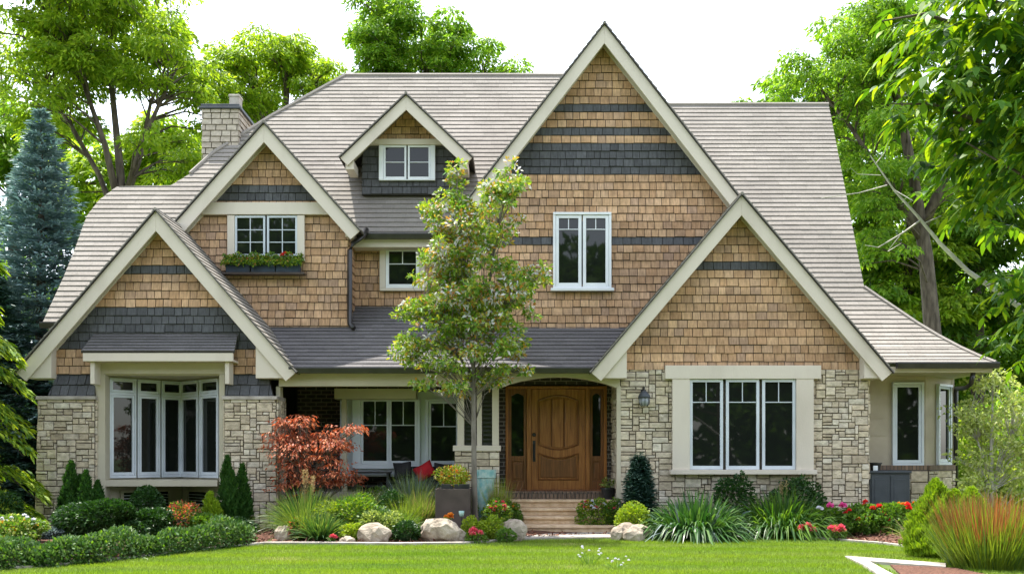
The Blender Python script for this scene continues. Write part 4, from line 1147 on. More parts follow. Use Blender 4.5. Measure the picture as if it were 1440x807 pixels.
tree('shade_tree', 'rounded bright green tree rising behind the chimney, left of the main roof ridge', 'tree',
     [[(X(392, Y), Y, 0, .3), S(395, 300, Y, .24), S(400, 160, Y, .14), S(408, 90, Y, .06), S(412, 50, Y, .02)],
      [S(396, 260, Y, .16), S(370, 160, Y, .09), S(345, 90, Y, .03)], [S(396, 250, Y, .16), S(430, 160, Y, .09), S(450, 95, Y, .03)]],
     pads_in([(412, 75, 28, 32, 12, .7, 2), (390, 130, 75, 45, 42, .8, 2.6), (345, 85, 30, 18, 7, .6, 1.6), (455, 120, 30, 35, 12, .7, 2), (330, 140, 30, 40, 9, .7, 2), (370, 190, 60, 30, 14, .8, 2)], Y),
     900, .15, 'lf_locust', 'bark', GRP)
Y = 38
tree('shade_tree', 'tall airy green tree with upright plumes above the main roof ridge', 'tree',
     [[(X(560, Y), Y, 0, .3), S(558, 300, Y, .22), S(552, 120, Y, .14), S(545, 40, Y, .08), S(535, -20, Y, .03)],
      [S(558, 220, Y, .14), S(600, 110, Y, .08), S(612, 40, Y, .03)], [S(558, 240, Y, .14), S(630, 140, Y, .08), S(650, 60, Y, .03)], [S(560, 250, Y, .12), S(670, 150, Y, .06), S(690, 75, Y, .02)]],
     pads_in([(535, 40, 42, 45, 30, .75, 2), (548, 95, 55, 20, 12, .8, 2), (615, 45, 25, 25, 9, .7, 1.6), (635, 85, 40, 28, 16, .7, 2), (648, 50, 14, 20, 5, .55, 1.2), (680, 88, 22, 20, 8, .6, 1.5), (722, 106, 14, 8, 3, .5, 1), (515, -10, 20, 25, 6, .7, 1.5), (590, 110, 70, 20, 12, .8, 2)], Y),
     900, .15, 'lf_wood', 'bark', GRP)
Y = 34
tree('shade_tree', 'tall dark stemmed green tree right of the house, behind the right roof edge', 'tree',
     [[(X(1312, Y), Y, 0, .34), S(1312, 470, Y, .29), S(1302, 360, Y, .24), S(1285, 250, Y, .17), S(1262, 140, Y, .15), S(1230, 20, Y, .07), S(1220, -30, Y, .03)],
      [S(1300, 340, Y, .2), S(1250, 260, Y, .1), S(1190, 170, Y, .06), S(1130, 100, Y, .02)], [S(1296, 320, Y, .2), S(1340, 230, Y, .13), S(1370, 120, Y, .07), S(1390, 20, Y, .03)]],
     pads_in([(1205, 35, 40, 45, 22, .8, 2.4), (1180, 105, 62, 38, 24, .75, 2.4), (1235, 150, 60, 55, 24, .9, 2.5), (1120, 95, 22, 12, 4, .55, 1.2), (1290, 60, 60, 60, 18, .9, 2.5), (1230, 260, 42, 40, 12, .8, 2), (1195, 190, 18, 22, 4, .6, 1.5), (1340, 230, 60, 60, 12, .9, 2.5), (1230, 340, 30, 35, 7, .7, 2)], Y),
     900, .15, 'lf_wood', 'bark', GRP)
Y = 42
tree('shade_tree', 'small far tree top showing over the right ridge beside the tall gable', 'tree',
     [[(X(1085, Y), Y, 0, .25), S(1085, 260, Y, .15), S(1085, 130, Y, .04)]],
     pads_in([(1085, 135, 20, 14, 8, .55, 1.2), (1047, 146, 7, 5, 2, .4, .6), (1085, 170, 28, 20, 8, .7, 1.5)], Y), 480, .24, 'lf_wood', 'bark', GRP)
Y = 44
tree('shade_tree', 'leafy green tree at the far left edge behind the blue spruce', 'tree',
     [[(X(20, Y), Y, 0, .35), S(20, 330, Y, .25), S(10, 200, Y, .12), S(0, 90, Y, .04)], [S(20, 320, Y, .2), S(80, 230, Y, .1), S(105, 180, Y, .03)]],
     pads_in([(0, 180, 70, 60, 30, 1.0, 3), (95, 230, 60, 50, 24, 1.0, 3), (20, 290, 90, 50, 26, 1.1, 3), (150, 300, 60, 50, 18, 1.0, 3)], Y), 330, .28, 'lf_wood', 'bark', GRP)
Y = 40
tree('shade_tree', 'green tree filling the gap between the many stemmed tree and the chimney', 'tree',
     [[(X(250, Y), Y, 0, .35), S(250, 380, Y, .25), S(255, 250, Y, .12), S(260, 180, Y, .04)]],
     pads_in([(250, 225, 55, 40, 30, .9, 2), (200, 250, 50, 35, 18, .9, 2), (130, 250, 40, 40, 12, .9, 2)], Y), 330, .27, 'lf_locust', 'bark', GRP)
Y = 46
for k, (px, lab, mt) in enumerate(((1180, 'leafy green tree close behind the steep right roof edge', 'lf_wood'), (1275, 'dense green tree behind the dark trunk right of the house', 'lf_locust'), (1375, 'dark leafy tree behind the small pale shrub at the right', 'lf_mid'), (1470, 'green tree at the right edge behind the overhanging branch', 'lf_wood'))):
    tree('shade_tree', lab, 'tree', [[(X(px, Y), Y, 0, .35), S(px, 420, Y, .26), S(px + 8, 260, Y, .14), S(px + 3, 130, Y, .05)]],
         pads_in([(px, 200, 55, 70, 26, 1.05, 3), (px, 330, 62, 60, 30, 1.05, 3), (px + 5, 450, 60, 55, 26, 1.05, 3)], Y), 300, .28, mt, 'bark', GRP)

# far wood that fills the view between the trunks
acc = []
for side in (-1, 1):
    for i in range(340):
        Y = random.uniform(48, 62)
        px = random.uniform(-420, 330) if side < 0 else random.uniform(1120, 1900)
        R = random.uniform(1.6, 2.6)
        P, A, U, L, W_ = ball_leaves(230, (R, R, R * .8), .42, .3, .4, .5)
        acc.append(ribbons(P + np.array((X(px, Y), Y, random.uniform(.5, 11) if i % 3 else random.uniform(.5, 4))), A, U, L, W_))
for i in range(40):
    Y = random.uniform(50, 58); R = 2
    P, A, U, L, W_ = ball_leaves(150, (R, R, R * .8), .55, .3, .4, .5)
    acc.append(ribbons(P + np.array((X(random.uniform(300, 1150), Y), Y, random.uniform(1, 5))), A, U, L, W_))
tag(quads_obj('woodland', np.concatenate(acc), 3, M['lf_wood']), kind='stuff')
acc = []                                     # unseen trees added behind the camera to darken the window reflections
for i in range(560):
    R = random.uniform(1.6, 2.8)
    P, A, U, L, W_ = ball_leaves(130, (R, R, R * .8), .95, .3, .4, .5)
    acc.append(ribbons(P + np.array((random.uniform(-45, 45), random.uniform(-40, -30), random.uniform(.5, 18))), A, U, L, W_))
tag(quads_obj('woodland', np.concatenate(acc), 3, M['lf_mid']), kind='stuff')

acc = []                                     # bushy edge of the wood close behind the house on the right
for i in range(90):
    R = random.uniform(.8, 1.5); Y = random.uniform(46, 50)
    P, A, U, L, W_ = ball_leaves(190, (R, R, R * .8), .3, .3, .4, .5)
    acc.append(ribbons(P + np.array((X(random.uniform(1170, 1560), Y), Y, random.uniform(.4, 10))), A, U, L, W_))
tag(quads_obj('woodland', np.concatenate(acc), 3, M['lf_wood']), kind='stuff')

# --- conifers
def conifer(name, label, cat, px, Y, top_py, base_r, mat, levels=26, per=15, needle=.16, low=.25, group=None, droop=.12, power=.85):
    x, zt = X(px, Y), Z(top_py, Y); z0 = gz(x, Y) if Y < 26 else 0
    root = thing(name, label, cat, (x, Y, z0), group)
    mb = MB(); H = zt - z0; acc = []
    mb.tube([(x, Y, z0), (x, Y, z0 + H * .5), (x, Y, zt)], [.05 + base_r * .06, .03 + base_r * .035, .01], 8)
    for l in range(levels):
        t = l / (levels - 1); z = low + (H - low - .05) * t ** .92
        R = base_r * (1 - t) ** power + .05
        n = max(5, int(per * (.45 + .55 * (1 - t))))
        for k in range(n):
            a = 2 * PI * (k + random.random() * .7) / n + l * .7
            r = R * random.uniform(.72, 1.1); d = np.array([math.cos(a), math.sin(a), 0])
            p0 = np.array([0, 0, z]); up = .22 * (t - .35)
            tip = p0 + d * r + np.array([0, 0, r * (up - droop)])
            if l % 2 == 0 and r > .3: mb.tube([(x, Y, z0 + z), tuple(np.array([x, Y, z0]) + p0 + (tip - p0) * .8)], [.012 + r * .008, .004], 4, cap=False)
            m = int(30 + 100 * r)
            s = RNG.random(m) ** .75; side = np.array([-d[1], d[0], 0])
            wd = (1 - s * .7) * r * .34 + .03
            P = p0 + (tip - p0) * s[:, None] + side * (RNG.uniform(-1, 1, m) * wd)[:, None] + np.array([0, 0, 1]) * (RNG.normal(size=m) * .045 - .02 + .10 * r * s * s)[:, None]
            A = unit(d + side * RNG.uniform(-1.1, 1.1, m)[:, None] + np.array([0, 0, 1.0]) * RNG.uniform(-.25, .55, m)[:, None])
            U = unit(rnd_dir(m) * .6 + np.array([0, 0, 1.0]))
            L = needle * RNG.uniform(.6, 1.3, m)
            acc.append(ribbons(P, A, U, L, L * .26, DIAM, .1))
    mb.build('trunk', M['bark'], root, smooth=True)
    quads_obj('crown', np.concatenate(acc), 3, M[mat], root)
    return root
conifer('blue_spruce', 'tall silvery blue spruce standing left of the house', 'tree', 58, 23.0, 158, 2.6, 'lf_spruce', 30, 18, .18)
conifer('dwarf_spruce', 'small dark cone shaped spruce beside the stone wall right of the steps', 'conifer', 899, 18.7, 640, .32, 'lf_dspruce', 34, 22, .075, .05, droop=-.3, power=.55)
# hemlock with bright drooping tips at the left edge
def bough_tree(name, label, cat, px, Y, zs_):
    x = X(px, Y); z0 = gz(x, Y); root = thing(name, label, cat, (x, Y, z0)); mb = MB(); acc = []
    mb.tube([(x, Y, z0), (x + .05, Y, 2.4), (x, Y, 6)], [.10, .07, .015], 8)
    for (z, reach, n) in zs_:
        for k in range(n):
            a = random.uniform(0, 2 * PI); r = reach * random.uniform(.7, 1.1); d = np.array([math.cos(a), math.sin(a), 0]); side = np.array([-d[1], d[0], 0])
            m = int(200 * r); s = RNG.random(m) ** .7; sag = .35 * r
            zz = z + random.uniform(-.15, .15)
            P = np.array([0, 0, zz - z0]) + d * (s * r)[:, None] + side * (RNG.uniform(-1, 1, m) * .3 * r * np.sin(PI * np.clip(s, .12, .97)) ** .7)[:, None]
            P[:, 2] += .18 * r * np.sin(PI * s) - sag * .7 * s ** 2.2 + RNG.normal(size=m) * .035
            A = unit(d * .8 + side * RNG.uniform(-1, 1, m)[:, None] + np.array([0, 0, -.35]) + RNG.normal(size=(m, 3)) * .15)
            U = unit(np.array([0, 0, 1.0]) + RNG.normal(size=(m, 3)) * .35)
            L = .15 * RNG.uniform(.6, 1.3, m)
            acc.append(ribbons(P, A, U, L, L * .3, DIAM, .3))
            mb.tube([(x, Y, zz), (x + d[0] * r * .5, Y + d[1] * r * .5, zz + .12 * r), (x + d[0] * r * .9, Y + d[1] * r * .9, zz - sag * .75)], [.02, .012, .004], 5, cap=False)
    mb.build('trunk', M['bark'], root, smooth=True)
    quads_obj('crown', np.concatenate(acc), 3, M['lf_hemlock'], root)
bough_tree('hemlock', 'hemlock with layered boughs and bright yellow green tips at the left edge', 'tree', -55, 18.2, [(.6, 1.35, 9), (1.1, 1.35, 9), (1.7, 1.35, 9), (2.3, 1.25, 9), (3.0, 1.1, 8), (3.6, 1.05, 8), (4.3, .95, 8), (5.0, .75, 7), (5.6, .5, 6)])
conifer('dark_spruce', 'dark green spruce in shade behind the hemlock, left of the stone pillar', 'tree', -5, 21.5, 380, 1.6, 'lf_dspruce', 24, 15, .16)

# --- small trees in the garden
Y = 18.2
tree('young_tree', 'slim young tree with light green, yellow and white leaves in front of the porch', 'tree',
     [[(X(668, Y), Y, gz(X(668, Y), Y), .062), S(667, 690, Y, .052), S(666, 600, Y, .046), S(665, 480, Y, .036), S(655, 380, Y, .026), S(645, 300, Y, .015), S(641, 240, Y, .006)],
      [S(665, 520, Y, .03), S(685, 420, Y, .022), S(700, 320, Y, .014), S(718, 240, Y, .006)],
      [S(666, 540, Y, .022), S(630, 470, Y, .014), S(595, 430, Y, .006)], [S(666, 530, Y, .022), S(705, 440, Y, .014), S(745, 385, Y, .006)]],
     pads_in([(640, 262, 10, 30, 11, .15, .2), (632, 305, 30, 30, 20, .19, .4), (718, 252, 15, 28, 15, .16, .25), (702, 300, 34, 38, 26, .19, .5), (655, 350, 56, 36, 34, .2, .6), (615, 380, 36, 26, 18, .19, .5), (690, 400, 52, 38, 32, .21, .6), (640, 440, 62, 34, 36, .21, .6), (590, 440, 34, 16, 11, .18, .4), (606, 490, 50, 26, 24, .2, .5), (680, 470, 52, 34, 28, .21, .6), (752, 383, 22, 16, 11, .16, .3), (736, 432, 22, 18, 6, .16, .3), (650, 535, 46, 16, 14, .17, .5), (690, 530, 24, 20, 8, .17, .4), (728, 487, 14, 10, 4, .15, .2), (738, 520, 13, 7, 4, .13, .2), (572, 503, 16, 10, 6, .14, .3), (585, 535, 22, 10, 5, .14, .3)], Y),
     1900, .082, 'lf_front', 'bark_young', style='ball', branch_r=.009, mats2=['lf_frontw', 'lf_frontb'], frac2=.24, flat=.62)
Y = 18.9
tree('japanese_maple', 'small rust red Japanese maple against the dark porch brick', 'tree',
     [[(X(436, Y), Y, gz(X(436, Y), Y), .05), S(434, 700, Y, .045), S(432, 660, Y, .035), S(425, 620, Y, .02), S(418, 590, Y, .008)],
      [S(433, 690, Y, .03), S(455, 650, Y, .02), S(475, 610, Y, .01)], [S(433, 690, Y, .03), S(410, 650, Y, .02), S(400, 610, Y, .01)]],
     pads_in([(420, 592, 26, 8, 16, .26, .4), (405, 620, 22, 22, 20, .26, .4), (440, 625, 45, 20, 32, .28, .5), (482, 608, 26, 12, 12, .24, .3), (410, 660, 24, 25, 20, .26, .4), (455, 660, 38, 20, 20, .26, .5), (480, 672, 26, 12, 10, .24, .4), (415, 690, 24, 12, 8, .24, .4)], Y),
     620, .062, 'lf_maple', 'bark', style='pad', branch_r=.012, thick=.16, droop=.4)
Y = 19.6
tree('ornamental_tree', 'small pale variegated tree at the right, beyond the house corner', 'tree',
     [[(X(1395, Y), Y, 0, .05), S(1395, 690, Y, .045), S(1394, 620, Y, .03), S(1396, 560, Y, .015), S(1398, 525, Y, .006)],
      [S(1395, 680, Y, .025), S(1375, 620, Y, .015), S(1365, 580, Y, .006)], [S(1395, 680, Y, .025), S(1420, 620, Y, .015), S(1440, 580, Y, .006)]],
     pads_in([(1398, 545, 26, 20, 18, .2, .4), (1375, 590, 28, 28, 22, .22, .5), (1425, 590, 30, 30, 24, .22, .5), (1395, 635, 45, 30, 28, .22, .5), (1370, 670, 25, 25, 12, .22, .5), (1430, 660, 25, 30, 16, .22, .5)], Y),
     850, .085, 'lf_pale', 'bark_pale', style='ball', branch_r=.012, flat=.6)

# --- near tree at the right edge: trunk outside the picture, its compound leaves hang into it
Yn = 9.0
bx_, by_ = X(1700, Yn), Yn + .3
NT = thing('walnut_tree', 'near tree reaching in from the right edge with long drooping glossy leaves', 'tree', (bx_, by_, 0))
mb = MB(); mb.tube([(bx_, by_, 0), (bx_ + .05, by_, 1.2), (bx_ - .05, by_, 2.6), (bx_ - .1, by_, 4.5), (bx_, by_, 7)], [.24, .2, .17, .12, .05], 10)
limbs = [[S(1690, 250, Yn, .07), S(1560, 130, Yn, .045), S(1430, 60, Yn, .03), S(1300, 20, Yn, .015), S(1240, 30, Yn, .006)],
         [S(1690, 330, Yn, .06), S(1560, 240, Yn, .04, .2), S(1440, 170, Yn, .025, .3), S(1330, 130, Yn, .013, .3), S(1270, 130, Yn, .005, .3)],
         [S(1690, 390, Yn, .05), S(1580, 340, Yn, .035, -.2), S(1470, 310, Yn, .02, -.3), S(1400, 260, Yn, .012, -.4), S(1330, 220, Yn, .006, -.4)],
         [S(1695, 460, Yn, .04), S(1590, 430, Yn, .03, .1), S(1490, 390, Yn, .018, .1), S(1430, 385, Yn, .01, .1), S(1395, 400, Yn, .005, .1)],
         [S(1690, 180, Yn, .05), S(1560, 20, Yn, .03, .5), S(1420, -40, Yn, .02, .5), S(1300, -60, Yn, .01, .5)]]
for l in limbs: mb.tube([q[:3] for q in l], [q[3] for q in l], 7, cap=False)
mb.build('trunk', M['bark'], NT, smooth=True)
mb = MB()
bl = [[S(1690, 560, Yn, .04, .5), S(1560, 470, Yn, .032, .6), S(1411, 360, Yn, .022, .7), S(1370, 318, Yn, .019, .7), S(1335, 280, Yn, .015, .7), S(1300, 240, Yn, .010, .7), S(1262, 185, Yn, .005, .7)],
      [S(1340, 285, Yn, .010, .7), S(1310, 305, Yn, .008, .65), S(1270, 328, Yn, .006, .6), S(1250, 325, Yn, .003, .6)],
      [S(1345, 290, Yn, .008, .7), S(1375, 275, Yn, .005, .75)],
      [S(1290, 232, Yn, .008, .7), S(1250, 240, Yn, .005, .75), S(1195, 246, Yn, .003, .8)],
      [S(1300, 240, Yn, .006, .7), S(1320, 258, Yn, .004, .6), S(1300, 268, Yn, .002, .55)],
      [S(1270, 200, Yn, .005, .7), S(1285, 180, Yn, .004, .7), S(1292, 160, Yn, .002, .7)],
      [S(1310, 305, Yn, .005, .65), S(1290, 330, Yn, .004, .7), S(1310, 318, Yn, .002, .72)],
      [S(1280, 215, Yn, .005, .7), S(1245, 215, Yn, .003, .7), S(1232, 205, Yn, .002, .7)]]
for l in bl:
    P_ = [Vector(q[:3]) + Vector((random.uniform(-.012, .012), 0, random.uniform(-.012, .012))) for q in l]
    mb.tube(P_, [q[3] for q in l], 7, cap=False)
mb.build('bare_branch', M['bark_pale'], NT, smooth=True, tag_label='pale grey leafless branch with forked twigs')
acc = []; rach = MB()
def compound(c, d, Lr, n_pairs, lf):
    """one compound leaf: a drooping stalk with paired leaflets"""
    d = d / np.linalg.norm(d); side = np.cross(d, [0, 0, 1.0]); side /= max(np.linalg.norm(side), 1e-6)
    pts = []
    for i in range(n_pairs + 1):
        t = (i + .6) / (n_pairs + .6); p = c + d * Lr * t + np.array([0, 0, -.35 * Lr * t * t]); pts.append(p)
    rach.tube([tuple(c)] + [tuple(p) for p in pts], [.004] * len(pts) + [.002], 4, cap=False)
    C, A, U = [], [], []
    for i, p in enumerate(pts[:-1]):
        tg = pts[i + 1] - p; tg /= np.linalg.norm(tg)
        for s in (-1, 1):
            C.append(p); A.append(tg * .75 + side * s * .8 + np.array([0, 0, -.12]) + RNG.normal(size=3) * .22); U.append(np.array([0, 0, 1.0]) + side * s * -.2 + RNG.normal(size=3) * .25)
    C.append(pts[-1]); A.append(pts[-1] - pts[-2] + np.array([0, 0, -.02])); U.append(np.array([0, 0, 1.0]) + RNG.normal(size=3) * .2)
    n = len(C); L = lf * RNG.uniform(.75, 1.2, n)
    acc.append(ribbons(np.array(C), np.array(A), np.array(U), L, L * RNG.uniform(.36, .46, n), ((0, .15), (.22, .85), (.5, 1.0), (.78, .6), (1, .05)), .35))
def spray(env, n, Lr, lf, dep):
    for (px, py, rx, ry, k) in env:
        for _ in range(k):
            a = random.uniform(0, 2 * PI); r = math.sqrt(random.random()); y = Yn + random.uniform(-dep, dep)
            c = np.array([X(px + rx * r * math.cos(a), Yn), y, Z(py + ry * r * math.sin(a), Yn)])
            b = random.uniform(0, 2 * PI); d = np.array([math.cos(b) - .5, math.sin(b), random.uniform(-.2, .5)])
            compound(c, d, Lr * random.uniform(.7, 1.2), random.randint(3, 5), lf)
spray([(1360, 30, 65, 45, 64), (1412, 110, 55, 75, 130), (1325, 100, 48, 55, 40), (1425, 220, 52, 60, 120), (1300, 50, 28, 30, 9), (1470, 60, 60, 120, 60), (1475, 220, 45, 80, 40), (1380, -40, 110, 30, 40), (1372, 195, 35, 40, 18), (1430, 270, 30, 20, 12)], 0, .28, .13, .9)
spray([(1425, 410, 30, 30, 22), (1452, 470, 22, 35, 18), (1475, 430, 40, 70, 24)], 0, .20, .10, .5)
V = np.concatenate(acc) - np.array([bx_, by_, 0])
quads_obj('crown', V, 5, M['lf_big'], NT, smooth=True)
rach.build('leaf_stalks', M['lf_mid'], NT)
# ------------------------------------------------------------------ garden plants
def ground_at(px, Y): x = X(px, Y); return x, Y, gz(x, Y)

def add_stems(root, n, h, r, mat='bark', rad=.008):
    mb = MB(); o = root.location
    for _ in range(n):
        a = random.uniform(0, 2 * PI); k = random.random() ** .5
        mb.tube([tuple(o), (o.x + .3 * r * k * math.cos(a), o.y + .3 * r * k * math.sin(a), o.z + h * .45), (o.x + .75 * r * k * math.cos(a), o.y + .75 * r * k * math.sin(a), o.z + h * .85)], [rad, rad * .7, rad * .3], 5, cap=False)
    mb.build('stem', M[mat], root)

def mound(name, label, cat, px, Y, wpx, top, n, leaf, mat, depth=.85, up=.4, group=None, shell=.5, lump=.3, mat2=None, frac=0, prof=DIAM, stems=6):
    x, y, z = ground_at(px, Y); root = thing(name, label, cat, (x, y, z), group)
    rx = wpx / 2 * Y / FPX; h = max(.08, Z(top, Y) - z)
    P, A, U, L, W_ = ball_leaves(n, (rx * .93, rx * depth, h * .55), leaf, lump, shell, up, bottom=-.85)
    P[:, 2] += h * .47; k = P[:, 2] > .005; P, A, U, L, W_ = P[k], A[k], U[k], L[k], W_[k]
    mi = (RNG.random(len(P)) < frac).astype(int)
    quads_obj('foliage', ribbons(P, A, U, L, W_, prof, .2), len(prof), [M[mat]] + ([M[mat2]] if mat2 else []), root, mat_idx=mi)
    if stems: add_stems(root, stems, h * .9, rx)
    root['h'] = h; root['rx'] = rx
    return root

def grass(name, label, cat, px, Y, wpx, top, n, width, mat, droop=.7, spread=.8, group=None, plume=None, mat2=None, frac=0, hvar=(.6, 1.05), depth=1.0, base=.3):
    x, y, z = ground_at(px, Y); root = thing(name, label, cat, (x, y, z), group)
    rx = wpx / 2 * Y / FPX; h = Z(top, Y) - z
    a = RNG.random(n) * 2 * PI; r = np.sqrt(RNG.random(n))
    d = np.stack([np.cos(a), np.sin(a) * depth, np.zeros(n)], 1)
    C = d * (r * rx * base)[:, None]
    out = r * spread * rx / max(h, .05) * RNG.uniform(.6, 1.3, n)
    A = unit(d * out[:, None] + np.array([0, 0, 1.0]) + RNG.normal(size=(n, 3)) * .12)
    L = h * RNG.uniform(*hvar, n) * (1 + .45 * droop * out)
    U = unit(d + RNG.normal(size=(n, 3)) * .5)
    mi = (RNG.random(n) < frac).astype(int)
    V = ribbons(C, A, U, L, width * RNG.uniform(.7, 1.3, n), ((0, 1), (.3, .95), (.6, .75), (.82, .45), (1, .1)), droop * np.clip(out, .1, 1) * .75)
    V[..., 2] = np.maximum(V[..., 2], .01)
    quads_obj('foliage', V, 5, [M[mat]] + ([M[mat2]] if mat2 else []), root, mat_idx=mi)
    if plume:
        m, hh, pm = plume; mb = MB(); acc = []
        for _ in range(m):
            q = random.uniform(0, 2 * PI); lean = random.uniform(0, .25); tip = Vector((x + math.cos(q) * lean * rx, y + math.sin(q) * lean * rx, z + h * hh * random.uniform(.85, 1.05)))
            mb.tube([(x, y, z), tip], [.004, .002], 4, cap=False)
            P = np.array(tip) + np.array([0, 0, 1.0]) * RNG.uniform(-.22, .06, 40)[:, None] + RNG.normal(size=(40, 3)) * .012
            acc.append(ribbons(P - np.array([x, y, z]), rnd_dir(40, .8), rnd_dir(40), .05, .008, DIAM))
        mb.build('stalk', M[pm], root); quads_obj('plume', np.concatenate(acc), 3, M[pm], root)
    root['h'] = h; root['rx'] = rx
    return root

BLOOM = {}
def bloom_mesh(mat, r, petals=16, dome=.7):
    key = (mat, round(r, 3), petals)
    if key in BLOOM: return BLOOM[key]
    n = petals * 3; d = rnd_dir(n); d[:, 2] = np.abs(d[:, 2]) * dome + .05; d = unit(d)
    P = d * r * .35; A = d + RNG.normal(size=(n, 3)) * .25; U = rnd_dir(n) + np.array([0, 0, .4])
    V = ribbons(P, A, U, r * RNG.uniform(.5, .9, n), r * .6, ((0, .4), (.6, 1), (1, .55)))
    me_o = quads_obj('bloom_source', V, 3, M[mat]); me = me_o.data; bpy.data.objects.remove(me_o)
    me.name = 'bloom'; BLOOM[key] = me
    return me

def blooms(root, mat, r, n=0, spots=None, zlo=.75, zhi=1.0, spread=.8):
    h, rx = root['h'], root['rx']; me = bloom_mesh(mat, r)
    if spots is None:
        spots = []
        for _ in range(n):
            a = random.uniform(PI * .95, PI * 2.05); k = random.random() ** .5 * spread
            t = random.uniform(zlo, zhi)
            spots.append((rx * k * math.cos(a), rx * .85 * k * math.sin(a), h * (t - .22 * k * k)))
    for s in spots:
        o = bpy.data.objects.new('bloom', me); COL.objects.link(o); o.parent = root; o.location = s
        o.rotation_euler = (random.uniform(-.3, .5), random.uniform(-.3, .3), random.uniform(0, 6)); k = random.uniform(.8, 1.2); o.scale = (k, k, k)

def juniper(name, label, spires, Y, mat, group, leaf=.06, dens=2600):
    """spires: (px centre, top px, width px); one plant with several upright spires"""
    x, y, z = ground_at(spires[0][0], Y); root = thing(name, label, 'shrub', (x, y, z), group)
    for i, (px, top, wpx) in enumerate(spires):
        sx = X(px, Y) - x; sy = random.uniform(-.12, .12); h = Z(top, Y) - z; r = wpx / 2 * Y / FPX
        n = int(dens * h * (r / .15)); t = RNG.random(n) ** .85; a = RNG.random(n) * 2 * PI
        pr = np.where(t < .25, .75 + t, (1 - ((t - .25) / .75) ** 2.4)) * r * (1 + .26 * np.sin(a * 3 + t * 11 + i) + .22 * np.sin(a * 5 - t * 23 + 2 * i)) * (.55 + .45 * RNG.random(n) ** .5)
        P = np.stack([sx + np.cos(a) * pr, sy + np.sin(a) * pr, t * h * .97], 1)
        A = unit(np.stack([np.cos(a) * .5, np.sin(a) * .5, np.full(n, 1.1)], 1) + RNG.normal(size=(n, 3)) * .25)
        U = unit(np.stack([np.cos(a), np.sin(a), np.full(n, .2)], 1) + RNG.normal(size=(n, 3)) * .5)
        L = leaf * RNG.uniform(.7, 1.5, n)
        quads_obj('spire', ribbons(P, A, U, L, L * .34, DIAM), 3, M[mat], root)
    return root

# --- left bed
GJ = 'upright junipers flanking the bay window'
juniper('columnar_juniper', 'dark upright juniper of several spires before the left stone pillar', [(100, 648, 24), (112, 668, 22), (124, 661, 19), (137, 676, 20), (92, 682, 20), (114, 696, 40)], 18.5, 'lf_cedar', GJ)
juniper('columnar_juniper', 'upright green juniper of two tall spires before the right stone pillar of the bay', [(318, 640, 22), (328, 662, 20), (340, 652, 19), (346, 684, 16), (326, 694, 36)], 18.5, 'lf_cedar', GJ)
juniper('columnar_juniper', 'short bright green juniper beside the taller twin spired one', [(296, 692, 20), (306, 706, 18)], 18.2, 'lf_gold', GJ)
mound('round_shrub', 'clipped round dark green shrub under the bay window', 'shrub', 206, 18.4, 56, 684, 5200, .05, 'lf_deep', lump=.08, shell=.7)
mound('spreading_shrub', 'broad dark green feathery shrub under the left half of the bay window', 'shrub', 158, 17.2, 145, 703, 12000, .065, 'lf_deep', lump=.5, up=.6, depth=.55, prof=LEAF)
mound('spreading_shrub', 'lower dark green shrub joining the broad one, right of the round clipped shrub', 'shrub', 215, 17.4, 60, 716, 4200, .06, 'lf_deep', lump=.5, up=.6, prof=LEAF)
mound('barberry', 'bronze red leaved small shrub under the bay window', 'shrub', 258, 17.9, 52, 708, 2600, .05, 'lf_mid', mat2='lf_maple', frac=.5, lump=.5)
mound('low_shrub', 'small mid green shrub at the foot of the twin spired juniper', 'shrub', 285, 17.8, 40, 722, 2000, .05, 'lf_mid', lump=.4)
mound('low_shrub', 'bushy dark green shrub behind the low hedge near the right pillar', 'shrub', 330, 17.9, 60, 728, 2600, .05, 'lf_deep', lump=.4)
mound('lavender_mound', 'blue grey leaved mound at the foot of the left stone pillar', 'plant', 72, 16.9, 52, 742, 2600, .05, 'lf_bluegrey', lump=.25)
p = mound('flowering_plant', 'leafy plant with yellow and white flowers at the far left corner', 'plant', 18, 16.0, 90, 728, 5200, .06, 'lf_mid', mat2='lf_pale', frac=.3, lump=.5)
blooms(p, 'yellow', .06, 12, zlo=.6, zhi=.9); blooms(p, 'white_petal', .03, 22, zlo=.9, zhi=1.15)
mound('low_shrub', 'dark shrub at the left edge between hemlock and flowers', 'shrub', -5, 17.8, 70, 690, 3600, .06, 'lf_deep', lump=.4)

